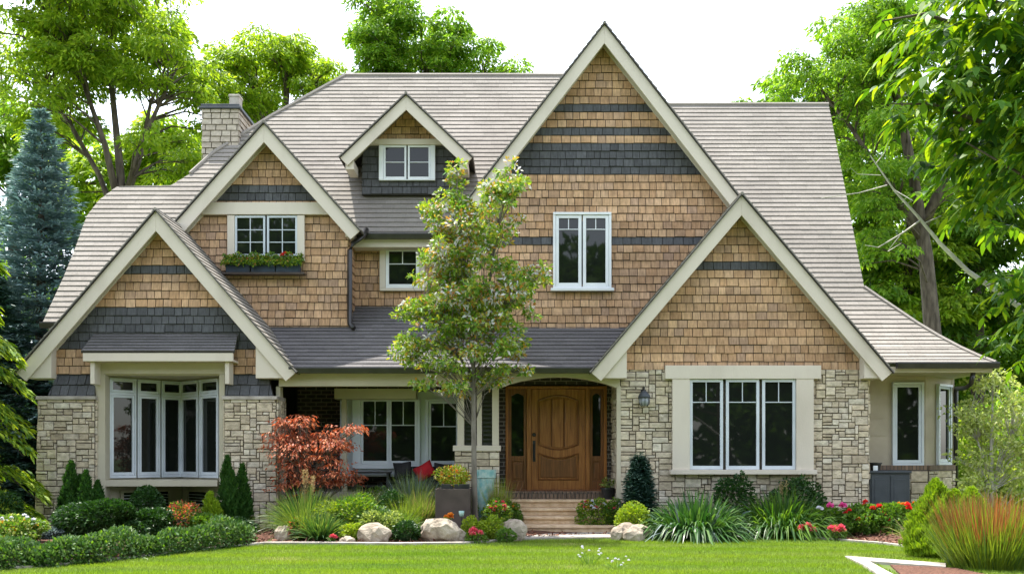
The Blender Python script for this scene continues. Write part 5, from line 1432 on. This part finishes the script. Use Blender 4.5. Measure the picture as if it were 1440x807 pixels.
# low hedge along the lawn
hx0, hx1 = -9.2, X(362, 17.2)
root = thing('low_hedge', 'long low hedge edging the lawn before the bay, paler at its left end', 'hedge', (hx0 + 2, edge_y(hx0 + 2) + .45, .02))
for nm, a, b, mats, dens in (('foliage', .36, 1.0, ['lf_box', 'lf_mid'], 30000), ('variegated_foliage', 0.0, .40, ['lf_boxp', 'lf_frontw'], 20000)):
    n = int(dens); t = a + (b - a) * RNG.random(n)
    x = hx0 + (hx1 - hx0) * t; y = np.array([edge_y(v) for v in x]) + .42 - .1 * t
    ang = RNG.random(n) * PI * 1.15 - .08 * PI; k = .6 + .4 * RNG.random(n) ** .5
    lum = 1 + .20 * np.sin(t * 29) + .16 * np.sin(t * 61 + 1) + .10 * np.sin(t * 130)
    hh = (.23 + .12 * t) * lum; ww = .42 * lum
    P = np.stack([x + RNG.normal(size=n) * .05, y - np.cos(ang) * ww * k, np.maximum(.02, np.sin(ang) * hh * k + .03)], 1)
    nrm = np.stack([RNG.normal(size=n) * .5, -np.cos(ang), np.sin(ang) + .3], 1)
    A = unit(nrm + RNG.normal(size=(n, 3)) * .6); L = .046 * RNG.uniform(.6, 1.5, n)
    o = quads_obj(nm, ribbons(P - np.array(root.location), A, unit(RNG.normal(size=(n, 3)) + np.array([0, -.3, .8])), L, L * .55, LEAF), 4, [M[m] for m in mats], root, mat_idx=(RNG.random(n) < (.12 if a > .1 else .3)).astype(int))
    if nm != 'foliage': o['label'] = 'pale cream and green leaves'

# --- middle bed
GG = 'ornamental grasses in the bed left of the steps'
grass('ornamental_grass', 'arching green fountain grass with tan plumes beside the red maple', 'grass', 430, 18.0, 125, 676, 1500, .012, 'lf_grass', .9, 1.0, GG, (9, 1.12, 'lf_tan'), 'lf_hosta', .35)
grass('ornamental_grass', 'soft pale green grass mound right of the fountain grass', 'grass', 500, 18.5, 100, 678, 1300, .011, 'lf_grass', .9, 1.0, GG, None, 'lf_pale', .3)
grass('ornamental_grass', 'fluffy grey green grass mound before the dark porch table', 'grass', 582, 19.1, 84, 656, 1500, .010, 'lf_grass', 1.0, 1.0, GG, None, 'lf_bluegrey', .4)
grass('ornamental_grass', 'striped fine grass mound left of the brown planter', 'grass', 592, 18.5, 70, 680, 1100, .010, 'lf_grass', 1.0, 1.0, GG, None, 'lf_tan', .15)
grass('ornamental_grass', 'yellowish upright grass between column and black pot', 'grass', 702, 19.3, 40, 668, 420, .008, 'lf_lime', .5, .8, GG, None, 'lf_tan', .3)
grass('iris_clump', 'spiky blue green clump just behind the lawn edge, left of the pointed boulder', 'plant', 450, 17.2, 74, 712, 700, .018, 'lf_hosta', .75, 1.1, None, None, 'lf_grass', .35)
grass('strap_plant', 'light green strappy plant behind the pointed boulder', 'plant', 560, 17.7, 76, 708, 700, .016, 'lf_grass', .8, 1.1, None, None, 'lf_mid', .4)
mound('round_shrub', 'small dark round shrub in the middle of the bed between grasses', 'shrub', 552, 18.3, 46, 692, 3000, .05, 'lf_deep', lump=.3)
mound('perennial', 'mid green perennial clump in front of the pale grass mound', 'plant', 500, 17.8, 74, 698, 3200, .06, 'lf_mid', mat2='lf_lime', frac=.25, lump=.5, prof=LEAF)
mound('perennial', 'lime green leafy perennial left of the pointed boulder', 'plant', 497, 17.15, 40, 736, 1300, .055, 'lf_lime', lump=.4, prof=LEAF)
mound('perennial', 'dark green low perennial between the two large boulders', 'plant', 572, 17.15, 40, 734, 1700, .05, 'lf_deep', lump=.35, prof=LEAF)
mound('perennial', 'grey green perennial beside the dark round shrub', 'plant', 528, 17.7, 54, 714, 1800, .05, 'lf_box', lump=.4, prof=LEAF)
mound('perennial', 'small bronze tinged plant between round boulder and spiky clump', 'plant', 416, 17.25, 22, 730, 700, .05, 'lf_mid', mat2='lf_maple', frac=.3, lump=.4)
mound('perennial', 'lime green clump right of the block shaped boulder', 'plant', 664, 17.25, 30, 728, 1200, .05, 'lf_lime', lump=.4, prof=LEAF)
mound('perennial', 'bright lime green clump before the young tree, left of the rounded boulder', 'plant', 692, 17.35, 36, 727, 1500, .05, 'lf_lime', lump=.4, mat2='lf_gold', frac=.3, prof=LEAF)
mound('perennial', 'low green plant tucked below the rounded boulder', 'plant', 712, 17.05, 28, 742, 700, .045, 'lf_mid', lump=.4)
p = mound('flower_clump', 'mound of pink and red flowers left of the steps', 'flowers', 698, 18.6, 42, 704, 1700, .05, 'lf_mid', mat2='lf_lime', frac=.3, lump=.4, prof=LEAF); blooms(p, 'pink', .035, 14, zlo=.75); blooms(p, 'white_petal', .025, 8, zlo=.7)
p = mound('flower_clump', 'green flower mound with orange blooms against the left end of the steps', 'flowers', 718, 19.05, 30, 706, 1500, .05, 'lf_mid', lump=.4, prof=LEAF); blooms(p, 'orange', .03, 9, zlo=.5); blooms(p, 'red', .025, 5, zlo=.7)
p = mound('flower_clump', 'low round pink flower cluster before the lime green clump', 'flowers', 671, 16.95, 34, 744, 400, .045, 'lf_mid'); blooms(p, 'pink', .065, 6, zlo=.75, spread=.7)
p = mound('flower_clump', 'tiny pink flower cluster at the lawn edge near the spiky clump', 'flowers', 466, 16.9, 14, 752, 160, .04, 'lf_mid'); blooms(p, 'pink', .045, 3, zlo=.8)
p = mound('flower_clump', 'white and yellow flowering mound right of the steps', 'flowers', 836, 19.3, 54, 702, 2600, .05, 'lf_mid', mat2='lf_lime', frac=.35, lump=.4, prof=LEAF); blooms(p, 'white_petal', .03, 12, zlo=.75); blooms(p, 'yellow', .03, 9, zlo=.7); blooms(p, 'pink', .03, 6, zlo=.8)
p = mound('flower_clump', 'pink flowered plant between the white mound and the dwarf spruce', 'flowers', 866, 19.1, 26, 703, 1100, .05, 'lf_mid', lump=.4, prof=LEAF); blooms(p, 'pink', .03, 7, zlo=.8)
mound('low_shrub', 'golden yellow low shrub at the foot of the dwarf spruce', 'shrub', 890, 18.1, 48, 709, 2600, .05, 'lf_lime', mat2='lf_gold', frac=.3, lump=.35, prof=LEAF)
grass('ornamental_grass', 'low pale fountain grass between the fountain grass and the soft mound', 'grass', 468, 18.3, 80, 690, 900, .011, 'lf_grass', .9, 1.0, GG, None, 'lf_lime', .3)
mound('low_shrub', 'shaded dark shrub at the foot of the porch, behind the soft pale grass', 'shrub', 530, 19.6, 90, 690, 3000, .06, 'lf_mid', lump=.4)
mound('low_shrub', 'shaded green shrub under the red maple by the porch', 'shrub', 430, 19.6, 90, 700, 3000, .06, 'lf_deep', lump=.4)
mound('low_shrub', 'green shrub behind the brown planter at the column foot', 'shrub', 640, 19.3, 60, 694, 2200, .06, 'lf_mid', mat2='lf_lime', frac=.3, lump=.4)
grass('ornamental_grass', 'bright green fine grass at the lawn edge between the spiky clump and round boulder', 'grass', 428, 17.5, 70, 706, 900, .010, 'lf_grass', .9, 1.0, GG, None, 'lf_lime', .25)
mound('perennial', 'silvery pale green mound behind the pointed boulder', 'plant', 536, 17.4, 60, 716, 2200, .05, 'lf_grass', mat2='lf_pale', frac=.4, lump=.5, prof=LEAF)
grass('ornamental_grass', 'loose bright grass between the striped mound and the dark round shrub', 'grass', 568, 18.2, 70, 690, 900, .010, 'lf_grass', .9, 1.0, GG, None, 'lf_lime', .3)
mound('perennial', 'leafy yellow green mound behind the spiky clump', 'plant', 468, 17.7, 60, 706, 2400, .055, 'lf_lime', mat2='lf_grass', frac=.5, lump=.5, prof=LEAF)
# --- right bed
GD = 'arching strap leaved clumps under the triple window'
grass('daylily_clump', 'large glossy dark clump of arching broad leaves right of the dwarf spruce', 'plant', 978, 18.0, 136, 662, 1500, .046, 'lf_hosta', 1.7, 1.0, GD, None, 'lf_bluegrey', .05, hvar=(.3, .85), base=.72)
grass('daylily_clump', 'dark arching clump of narrower leaves below the right end of the triple window', 'plant', 1100, 18.5, 136, 662, 2200, .028, 'lf_hosta', 1.6, 1.0, GD, (3, .8, 'lf_tan'), 'lf_mid', .4, hvar=(.3, .9), base=.75)
mound('low_shrub', 'dark leafy shrub against the stone wall between the two arching clumps', 'shrub', 1032, 19.0, 60, 668, 2600, .07, 'lf_deep', lump=.4, prof=LEAF)
mound('low_shrub', 'feathery dark shrub behind the right arching clump', 'shrub', 1118, 19.1, 80, 672, 3000, .07, 'lf_deep', lump=.5, prof=LEAF)
grass('edging_grass', 'short tufted green grass strip at the mulch edge below the right arching clump', 'grass', 1100, 17.9, 70, 732, 500, .010, 'lf_mid', .5, .9)
p = mound('flower_clump', 'coral pink flower cluster on the mulch, left one of the pair', 'flowers', 1134, 17.5, 25, 738, 300, .045, 'lf_mid', group='coral flower clusters'); blooms(p, 'pink', .055, 10, zlo=.75)
p = mound('flower_clump', 'coral pink flower cluster on the mulch, right one of the pair', 'flowers', 1176, 17.4, 27, 738, 300, .045, 'lf_mid', group='coral flower clusters'); blooms(p, 'pink', .055, 10, zlo=.75)
p = mound('flower_clump', 'leafy plant with magenta and pale blue flowers left of the red geraniums', 'flowers', 1164, 18.1, 50, 714, 2000, .055, 'lf_mid', lump=.4, prof=LEAF); blooms(p, 'magenta', .055, 3, spots=[(-.02, -.2, .55), (.2, -.18, .56), (.26, -.1, .54)]); blooms(p, 'white_petal', .045, 2, spots=[(-.22, -.18, .52), (-.18, -.2, .50)])
p = mound('geranium', 'bushy plant with scarlet flowers in front of the stone wall corner', 'flowers', 1212, 18.0, 66, 712, 3600, .065, 'lf_mid', lump=.45, prof=LEAF, group='red flowering bushes'); blooms(p, 'red', .05, 8, zlo=.5, zhi=1.25)
p = mound('geranium', 'bushy plant with crimson flowers in front of the grey cabinet', 'flowers', 1262, 17.9, 72, 708, 4200, .065, 'lf_mid', lump=.45, prof=LEAF, group='red flowering bushes'); blooms(p, 'red', .05, 9, zlo=.45, zhi=1.2); blooms(p, 'orange', .035, 4, zlo=1.0, zhi=1.15)
grass('ornamental_grass', 'thin wispy pale grass leaning out beside the golden shrub', 'grass', 1284, 16.6, 70, 712, 160, .008, 'lf_grass', .8, 1.4, None, None, 'lf_tan', .3)
GB = 'bushes beyond the house corner at the right'
for (px, Y, wpx, top, lab, mt, m2) in ((1362, 25, 100, 590, 'yellow green bush just beyond the house corner behind the pale tree', 'lf_locust', 'lf_pale'), (1432, 26, 120, 560, 'tall bright bush at the right edge behind the pale tree', 'lf_wood', 'lf_locust'), (1500, 24, 120, 610, 'bush at the right picture edge behind the rust red grass', 'lf_locust', 'lf_wood'), (1400, 23.5, 90, 650, 'lower pale bush between pale tree and golden arborvitae', 'lf_pale', 'lf_locust')):
    mound('leafy_bush', lab, 'bush', px, Y, wpx, top, 5200, .12, mt, group=GB, lump=.5, shell=.3, mat2=m2, frac=.35, prof=LEAF)
# golden arborvitae and the rust grass in front
juniper('golden_arborvitae', 'lime green bushy arborvitae at the lower right, left of the rust grass', [(1318, 674, 56), (1345, 690, 50), (1362, 686, 48), (1300, 712, 44), (1330, 704, 60), (1312, 735, 60)], 14.6, 'lf_gold', None, .06, 4200)
grass('ornamental_grass', 'large upright grass with rust red tips in the lower right corner', 'grass', 1394, 13.4, 190, 694, 3000, .010, 'lf_olive', .22, .62, None, None, 'lf_hosta', .15, base=.62, hvar=(.45, .8))
g = [o for o in bpy.data.objects if o.get('label', '').startswith('large upright grass')][0]
n = 2000; a = RNG.random(n) * 2 * PI; r = np.sqrt(RNG.random(n)); d = np.stack([np.cos(a), np.sin(a), np.zeros(n)], 1)
C = d * (r * .5)[:, None]; A = unit(d * (r * .34)[:, None] + np.array([0, 0, 1.0]) + RNG.normal(size=(n, 3)) * .11); L = (Z(686, 13.4)) * RNG.uniform(.55, 1.06, n)
st_len = .35; C2 = C + A * (L * .45)[:, None]
quads_obj('red_tips', ribbons(C2, A, unit(d + RNG.normal(size=(n, 3)) * .6), L * .55, .009, BLADE, .10), 4, [M['lf_rust'], M['lf_olive']], g, mat_idx=(RNG.random(n) < .30).astype(int))
# small white wild flowers in the lawn
for (px, Y, top, lab) in ((828, 13.6, 768, 'thin white flowering weed stalk in the lawn below the steps'), (868, 13.2, 782, 'shorter white flowering weed in the lawn, right of the taller stalk'), (128, 13.9, 772, 'sprawling white flowers in front of the low hedge at the left')):
    p = grass('wild_flower', lab, 'flower', px, Y, 50, top, 40, .006, 'lf_mid', .3, .9); blooms(p, 'white_petal', .016, 10, zlo=.5, zhi=1.05)

# --- boulders
def boulder(label, px, Y, wpx, top, seed, squash=.8, name='boulder'):
    x, y, z = ground_at(px, Y); rx = wpx / 2 * Y / FPX; h = Z(top, Y) - z
    o = lumpy(name, rx, rx * squash, h * .68, 4, .28, .95, seed, M['boulder'], None, (x, y, z + h * .36))
    md = o.modifiers.new('facet', 'DECIMATE'); md.ratio = .10
    o.data.polygons.foreach_set('use_smooth', [False] * len(o.data.polygons))
    b = o.modifiers.new('edge', 'BEVEL'); b.width = .012; b.segments = 2; b.limit_method = 'ANGLE'; b.angle_limit = .3
    return tag(o, label, 'boulder', 'boulders along the garden bed')
boulder('small rounded pale boulder at the left end of the grasses', 399, 17.3, 26, 738, 1)
boulder('pointed tan boulder on the bed edge in front of the strappy plants', 529, 17.0, 48, 736, 5, .7)
boulder('large block shaped tan boulder in front of the brown planter', 622, 17.1, 66, 730, 9, .6)
boulder('rounded tan boulder beside the lowest step', 718, 17.5, 42, 729, 14, .8)
boulder('flat topped boulder right of the lowest step, the larger of two', 888, 17.8, 50, 734, 18, .6)
boulder('low boulder right of the lowest step, in front of the flat topped one', 892, 17.4, 32, 740, 23, .7)
boulder('flat little reddish stone at the lawn edge, left of the pointed boulder', 489, 16.9, 22, 753, 27, .8)
boulder('squat stone at the right side of the lowest step', 872, 17.6, 24, 738, 31, .8)

# --- planter and pots
Yp = 17.9; x0, x1 = X(612, Yp), X(661, Yp); zt = Z(687, Yp)
t = thing('planter', 'square brown planter box standing behind the block shaped boulder', 'planter', ((x0 + x1) / 2, Yp + .32, .09))
mb = MB(); e = .03
mb.box(x0, x1, Yp, Yp + e, .09, zt); mb.box(x0, x1, Yp + .61, Yp + .64, .09, zt); mb.box(x0, x0 + e, Yp + e, Yp + .61, .09, zt); mb.box(x1 - e, x1, Yp + e, Yp + .61, .09, zt)
mb.build('box', M['planter'], t, bevel=.006)
mb = MB(); mb.box(x0 + e, x1 - e, Yp + e, Yp + .61, zt - .1, zt - .05); mb.build('soil', M['mulch'], t)
for a, b in ((x0 + .1, (x0 + x1) / 2 - .01), ((x0 + x1) / 2 + .02, x1 - .02)):
    mb = MB(); mb.box(a, b, Yp + .12, Yp + .35, zt - .06, zt + .08); tag(mb.build('plant_trough', M['blackpot'], None, bevel=.008), 'dark green black plant trough in the brown planter, ' + ('left one' if a < x0 + .2 else 'right one beside the tree trunk'), 'pot', 'troughs in the brown planter')
def potted(name, label, cat, px, Y, base, wpx, top, n, mat, mat2, style='grass', leaf=.05):
    x = X(px, Y); root = thing(name, label, cat, (x, Y, base)); h = Z(top, Y) - base; rx = wpx / 2 * Y / FPX
    P, A, U, L, W_ = ball_leaves(n, (rx, rx * .7, h * .55), leaf, .4, .3, .7); P[:, 2] += h * .5; P[:, 2] = np.maximum(P[:, 2], .0)
    quads_obj('foliage', ribbons(P, A, U, L, W_, LEAF, .2), 4, [M[mat], M[mat2]], root, mat_idx=(RNG.random(len(P)) < .35).astype(int))
    root['h'] = h; root['rx'] = rx; return root
p = potted('potted_plant', 'yellow green and rust leaved plant growing in the brown planter', 'plant', 638, Yp + .3, zt + .05, 50, 656, 1100, 'lf_lime', 'lf_frontb'); blooms(p, 'orange', .025, 8, zlo=.6)
def pot(label, px, Y, z, r, h, mat='blackpot', group=None, name='flower_pot'):
    mb = MB(); x = X(px, Y)
    mb.lathe(x, Y, [(r * .7, z), (r * .95, z + h * .85), (r * 1.08, z + h * .86), (r * 1.08, z + h), (r * .92, z + h), (r * .9, z + h * .8)], 20)
    return tag(mb.build(name, M[mat], None, smooth=False), label, 'pot', group)
pot('black flower pot left of the steps, behind the flower mounds', 700, 19.5, .09, .14, Z(697, 19.5) - .09)
pot('black flower pot at the right end of the top step', 855, 20.2, .61, .15, .24)
p = potted('potted_plant', 'small pale plant in the black pot on the top step', 'plant', 855, 20.2, .83, 20, 672, 200, 'lf_pale', 'lf_mid')
pot('tall faded turquoise glazed jar in front of the stone column', 683, 19.6, .09, .19, Z(660, 19.6) - .09, 'teal', None, 'glazed_jar')
sx, sy, sz = X(649, 17.4), 17.4, Z(726, 17.4)
t = thing('garden_stake', 'small turquoise cup ornament on a thin stake beside the brown planter', 'ornament', (sx, sy, .09))
mb = MB(); mb.tube([(sx, sy, .05), (sx, sy, sz)], .008, 6); mb.build('stake', M['black_metal'], t)
mb = MB(); mb.lathe(sx, sy, [(.03, sz), (.045, sz + .05), (.05, sz + .1), (.042, sz + .1), (.036, sz + .05)], 14); mb.build('cup', M['teal'], t, smooth=True)
p = mound('flower_clump', 'tiny orange flower beside the turquoise cup, behind the block shaped boulder', 'flowers', 630, 17.5, 14, 724, 120, .05, 'lf_lime'); blooms(p, 'orange', .05, 3, zlo=.9, zhi=1.1)

# --- window box
Yb = G2W - .13
x0, x1 = X(319, Yb), X(424, Yb); z0, z1 = Z(384, Yb), Z(369, Yb)
t = thing('window_box', 'dark window box under the upper left window on a brown shelf', 'window box', ((x0 + x1) / 2, Yb, z0))
mb = MB(); mb.box(X(313, Yb), X(430, Yb), Yb - .15, Yb + .05, z0 - .05, z0 - .005); mb.build('shelf', M['planter'], t, bevel=.006)
for i in range(3):
    a = x0 + (x1 - x0) * i / 3 + .01; b = x0 + (x1 - x0) * (i + 1) / 3 - .01
    mb = MB(); mb.box(a, b, Yb - .12, Yb + .04, z0, z1); mb.box(a - .005, b + .005, Yb - .13, Yb - .12, z1 - .04, z1); mb.build('trough', M['bluebox'], t, bevel=.008)
root = thing('window_box_flowers', 'trailing green plants with a few red flowers in the window box', 'flowers', ((x0 + x1) / 2, Yb - .04, z1))
n = 3200; P = np.stack([RNG.uniform(x0 - .05 - root.location.x, x1 + .05 - root.location.x, n), RNG.normal(size=n) * .07 - .03, RNG.uniform(-.09, .16, n)], 1)
P[:, 2] *= .7 + .5 * np.sin(P[:, 0] * 9) ** 2; P[:, 1] -= np.where(P[:, 2] < 0, .10, 0)
quads_obj('foliage', ribbons(P, rnd_dir(n, .3) + np.array([0, -.4, 0]), rnd_dir(n, .5), .05, .028, LEAF, .2), 4, [M['lf_mid'], M['lf_frontb'], M['lf_lime']], root, mat_idx=RNG.choice([0, 1, 2], n, p=[.66, .12, .22]))
me = bloom_mesh('red', .05)
for px in (338, 350, 399, 403, 412):
    o = bpy.data.objects.new('bloom', me); COL.objects.link(o); o.parent = root; o.location = (X(px, Yb) - root.location.x, -.08, random.uniform(.08, .16) if px > 390 else .05); o.scale = (1, 1, 1) if px in (399, 403) else (.5, .5, .5)

# --- wall lantern
lx, ly, lz = X(905, 19.4), 19.36, Z(562, 19.4)
t = thing('wall_lantern', 'grey iron lantern with domed top on the stone wall right of the door', 'lantern', (lx, 19.46, lz))
mb = MB(); mb.box(lx - .05, lx + .05, 19.43, 19.462, lz - .02, lz + .2); mb.tube([(lx, 19.44, lz + .12), (lx, 19.38, lz + .26), (lx, 19.30, lz + .24), (lx, 19.29, lz + .16)], .012, 8); mb.build('bracket', M['black_metal'], t)
mb = MB(); mb.lathe(lx, 19.29, [(.12, lz + .03), (.125, lz + .05), (.10, lz + .10), (.06, lz + .145), (.02, lz + .17)], 18); mb.build('shade', M['navy'], t, smooth=True)
mb = MB(); mb.lathe(lx, 19.29, [(.06, lz - .13), (.095, lz - .08), (.105, lz + .03)], 18); mb.build('lamp_glass', M['lamp_glass'], t, smooth=True)
mb = MB()
for k in range(8):
    q = 2 * PI * k / 8; mb.tube([(lx + .06 * math.cos(q), 19.29 + .06 * math.sin(q), lz - .135), (lx + .1 * math.cos(q), 19.29 + .1 * math.sin(q), lz - .08), (lx + .11 * math.cos(q), 19.29 + .11 * math.sin(q), lz + .035)], .005, 4)
mb.build('cage', M['black_metal'], t)

# --- cabinet at the right and the pot on it
Yc = 19.55; x0, x1 = X(1223, Yc), X(1281, Yc); zt = Z(663, Yc)
t = thing('utility_cabinet', 'slate grey storage cabinet beside the stone wall corner at the right', 'cabinet', ((x0 + x1) / 2, Yc + .25, .05))
mb = MB(); mb.box(x0 + .01, x1 - .01, Yc + .02, Yc + .5, .05, zt - .03); mb.build('body', M['navy'], t, bevel=.008)
mb = MB(); mb.box(x0 - .015, x1 + .015, Yc - .015, Yc + .52, zt - .03, zt + .02); mb.build('lid', M['navy'], t, bevel=.01)
for a, b in ((x0 + .04, (x0 + x1) / 2 - .015), ((x0 + x1) / 2 + .015, x1 - .04)):
    mb = MB(); mb.box(a, b, Yc + .005, Yc + .02, .14, zt - .08); mb.box(a + .06, b - .06, Yc - .003, Yc + .005, .2, zt - .14); mb.build('door', M['navy'], t, bevel=.005)
t2 = pot('black planter pot standing on the grey cabinet', 1231, Yc + .2, zt + .02, .12, .16)
mb = MB(); mb.box(X(1229, Yc), X(1235.5, Yc), Yc + .03, Yc + .06, zt + .02, zt + .12); tag(mb.build('white_jar', M['white'], None, bevel=.01), 'small white jar before the black pot on the grey cabinet', 'jar')

# --- porch furniture
Yf = 20.62; PZ = PF
t = thing('porch_bench', 'black cushioned bench on the porch under the windows', 'bench', (X(594, Yf), Yf, PZ))
xa, xb = X(556, Yf), X(634, Yf)
mb = MB(); mb.box(xa, xb, Yf - .05, Yf + .27, PZ + .12, PZ + .2)
mb.build('seat_frame', M['black_metal'], t, bevel=.008)
mb = MB(); mb.box(xa + .04, xb - .04, Yf - .07, Yf + .2, PZ + .2, PZ + .3); mb.build('seat_cushion', M['black_cloth'], t, bevel=.035)
mb = MB(); mb.box(xa + .04, xb - .04, Yf + .16, Yf + .28, PZ + .26, PZ + .52); mb.build('back_cushion', M['black_cloth'], t, bevel=.04)
for x in (xa, xb - .06):
    mb = MB(); mb.box(x, x + .06, Yf - .06, Yf + .28, PZ + .12, PZ + .42); mb.build('armrest', M['black_metal'], t, bevel=.015)
for x in (xa, xb - .06):
    for y in (Yf - .04, Yf + .2):
        mb = MB(); mb.box(x, x + .06, y, y + .06, PZ, PZ + .12); mb.build('leg', M['black_metal'], t)
def cushion(label, cx, cy, cz, w_, h_, mat, tilt, rot):
    bm = bmesh.new(); bmesh.ops.create_grid(bm, x_segments=12, y_segments=12, size=1)
    geo = bm.verts[:]; top = bmesh.ops.duplicate(bm, geom=bm.verts[:] + bm.edges[:] + bm.faces[:])
    new = [e for e in top['geom'] if isinstance(e, bmesh.types.BMVert)]
    for s, vs2 in ((1, geo), (-1, new)):
        for v in vs2:
            b = (1 - v.co.x ** 4) * (1 - v.co.y ** 4); k = 1 - .10 * (1 - abs(v.co.x)) * abs(v.co.y) - .10 * (1 - abs(v.co.y)) * abs(v.co.x)
            v.co = Vector((v.co.x * w_ / 2 * k, s * .08 * b ** .6 + (.002 if s > 0 else 0), v.co.y * h_ / 2 * k))
    bmesh.ops.remove_doubles(bm, verts=bm.verts, dist=.004); bmesh.ops.recalc_face_normals(bm, faces=bm.faces)
    me = bpy.data.meshes.new('throw_pillow'); bm.to_mesh(me); bm.free()
    o = link('throw_pillow', me, M[mat], None, True); o.location = (cx, cy, cz); o.rotation_euler = (tilt, rot, 0)
    return tag(o, label, 'pillow')
cushion('bright red pillow leaning on the black bench', X(597, 20.55), 20.56, PZ + .42, .42, .34, 'red_cloth', -.25, -.5)
cushion('black pillow at the right end of the bench', X(622, 20.55), 20.58, PZ + .42, .38, .34, 'black_cloth', -.25, .1)
cushion('black pillow at the left end of the bench', X(566, 20.55), 20.58, PZ + .44, .38, .36, 'black_cloth', -.25, -.1)
Yt = 20.35 + .22
t = thing('porch_table', 'low black metal table on the porch, left of the bench', 'table', (X(522, Yt), Yt, PZ))
xa, xb = X(494, Yt), X(549, Yt)
mb = MB(); mb.box(xa, xb, Yt - .12, Yt + .3, PZ + .38, PZ + .42); mb.build('table_top', M['black_metal'], t, bevel=.008)
for x in (xa + .03, xb - .07):
    for y in (Yt - .1, Yt + .24):
        mb = MB(); mb.box(x, x + .04, y, y + .04, PZ, PZ + .38); mb.build('leg', M['black_metal'], t)
mb = MB(); mb.box(xa + .07, xb - .07, Yt - .09, Yt - .07, PZ + .1, PZ + .13); mb.box(xa + .07, xb - .07, Yt + .24, Yt + .26, PZ + .1, PZ + .13); mb.build('stretcher', M['black_metal'], t)

# --- mulch chips and lawn blades (nobody could count them)
n = 16000; x = RNG.uniform(-11, 12, n); ey = np.array([edge_y(v) for v in x]); y = ey + .13 + RNG.random(n) ** 1.4 * 2.4
k = ~((x > X(718, 19)) & (x < X(870, 19)) & (y > 18.6)); x, y = x[k], y[k]; n = len(x)
z = np.array([gz(a, b) + .03 for a, b in zip(x, y)])
A = RNG.normal(size=(n, 3)) * np.array([1, 1, .35]); L = RNG.uniform(.03, .09, n)
tag(quads_obj('mulch_chips', ribbons(np.stack([x, y, z], 1), A, rnd_dir(n, 1.2), L, L * .35, ((0, .8), (.5, 1), (1, .7))), 3, M['chip']), kind='stuff')
n = 420000; y = 11.8 + 7.2 * RNG.random(n); x = RNG.uniform(-1, 1, n) * (y * 760 / FPX + .4)
exx = np.array([e[0] for e in EDGE]); eyy = np.array([e[1] for e in EDGE])
k = y < np.interp(x, exx, eyy) + .015; x, y = x[k], y[k]
def inside(poly, x, y):
    c = np.zeros(len(x), bool); m = len(poly)
    for i in range(m):
        (x1, y1), (x2, y2) = poly[i], poly[(i + 1) % m]
        c ^= ((y1 > y) != (y2 > y)) & (x < (x2 - x1) * (y - y1) / (y2 - y1 + 1e-12) + x1)
    return c
gp = lambda pts: [(X(a, on_ground(b)), on_ground(b)) for a, b in pts]
k = ~(inside(gp([(1186, 780), (1330, 791), (1330, 797), (1222, 789), (1270, 812), (1236, 812)]), x, y) | inside(gp([(1226, 790), (1345, 798), (1500, 830), (1290, 830), (1260, 806)]), x, y))
x, y = x[k], y[k]; n = len(x)
stripe = np.sin((y - 12 + .018 * (x + 1) ** 2) * 2 * PI / 1.1)
A = np.stack([RNG.normal(size=n) * .35, RNG.normal(size=n) * .3 + .45 * np.sign(stripe), np.full(n, 1.0)], 1)
L = RNG.uniform(.022, .05, n)
V = ribbons(np.stack([x, y, np.full(n, -.004)], 1), A, rnd_dir(n), L, RNG.uniform(.006, .010, n), ((0, 1), (1, .25)))
tag(quads_obj('lawn_grass', V, 2, M['blade']), kind='stuff')
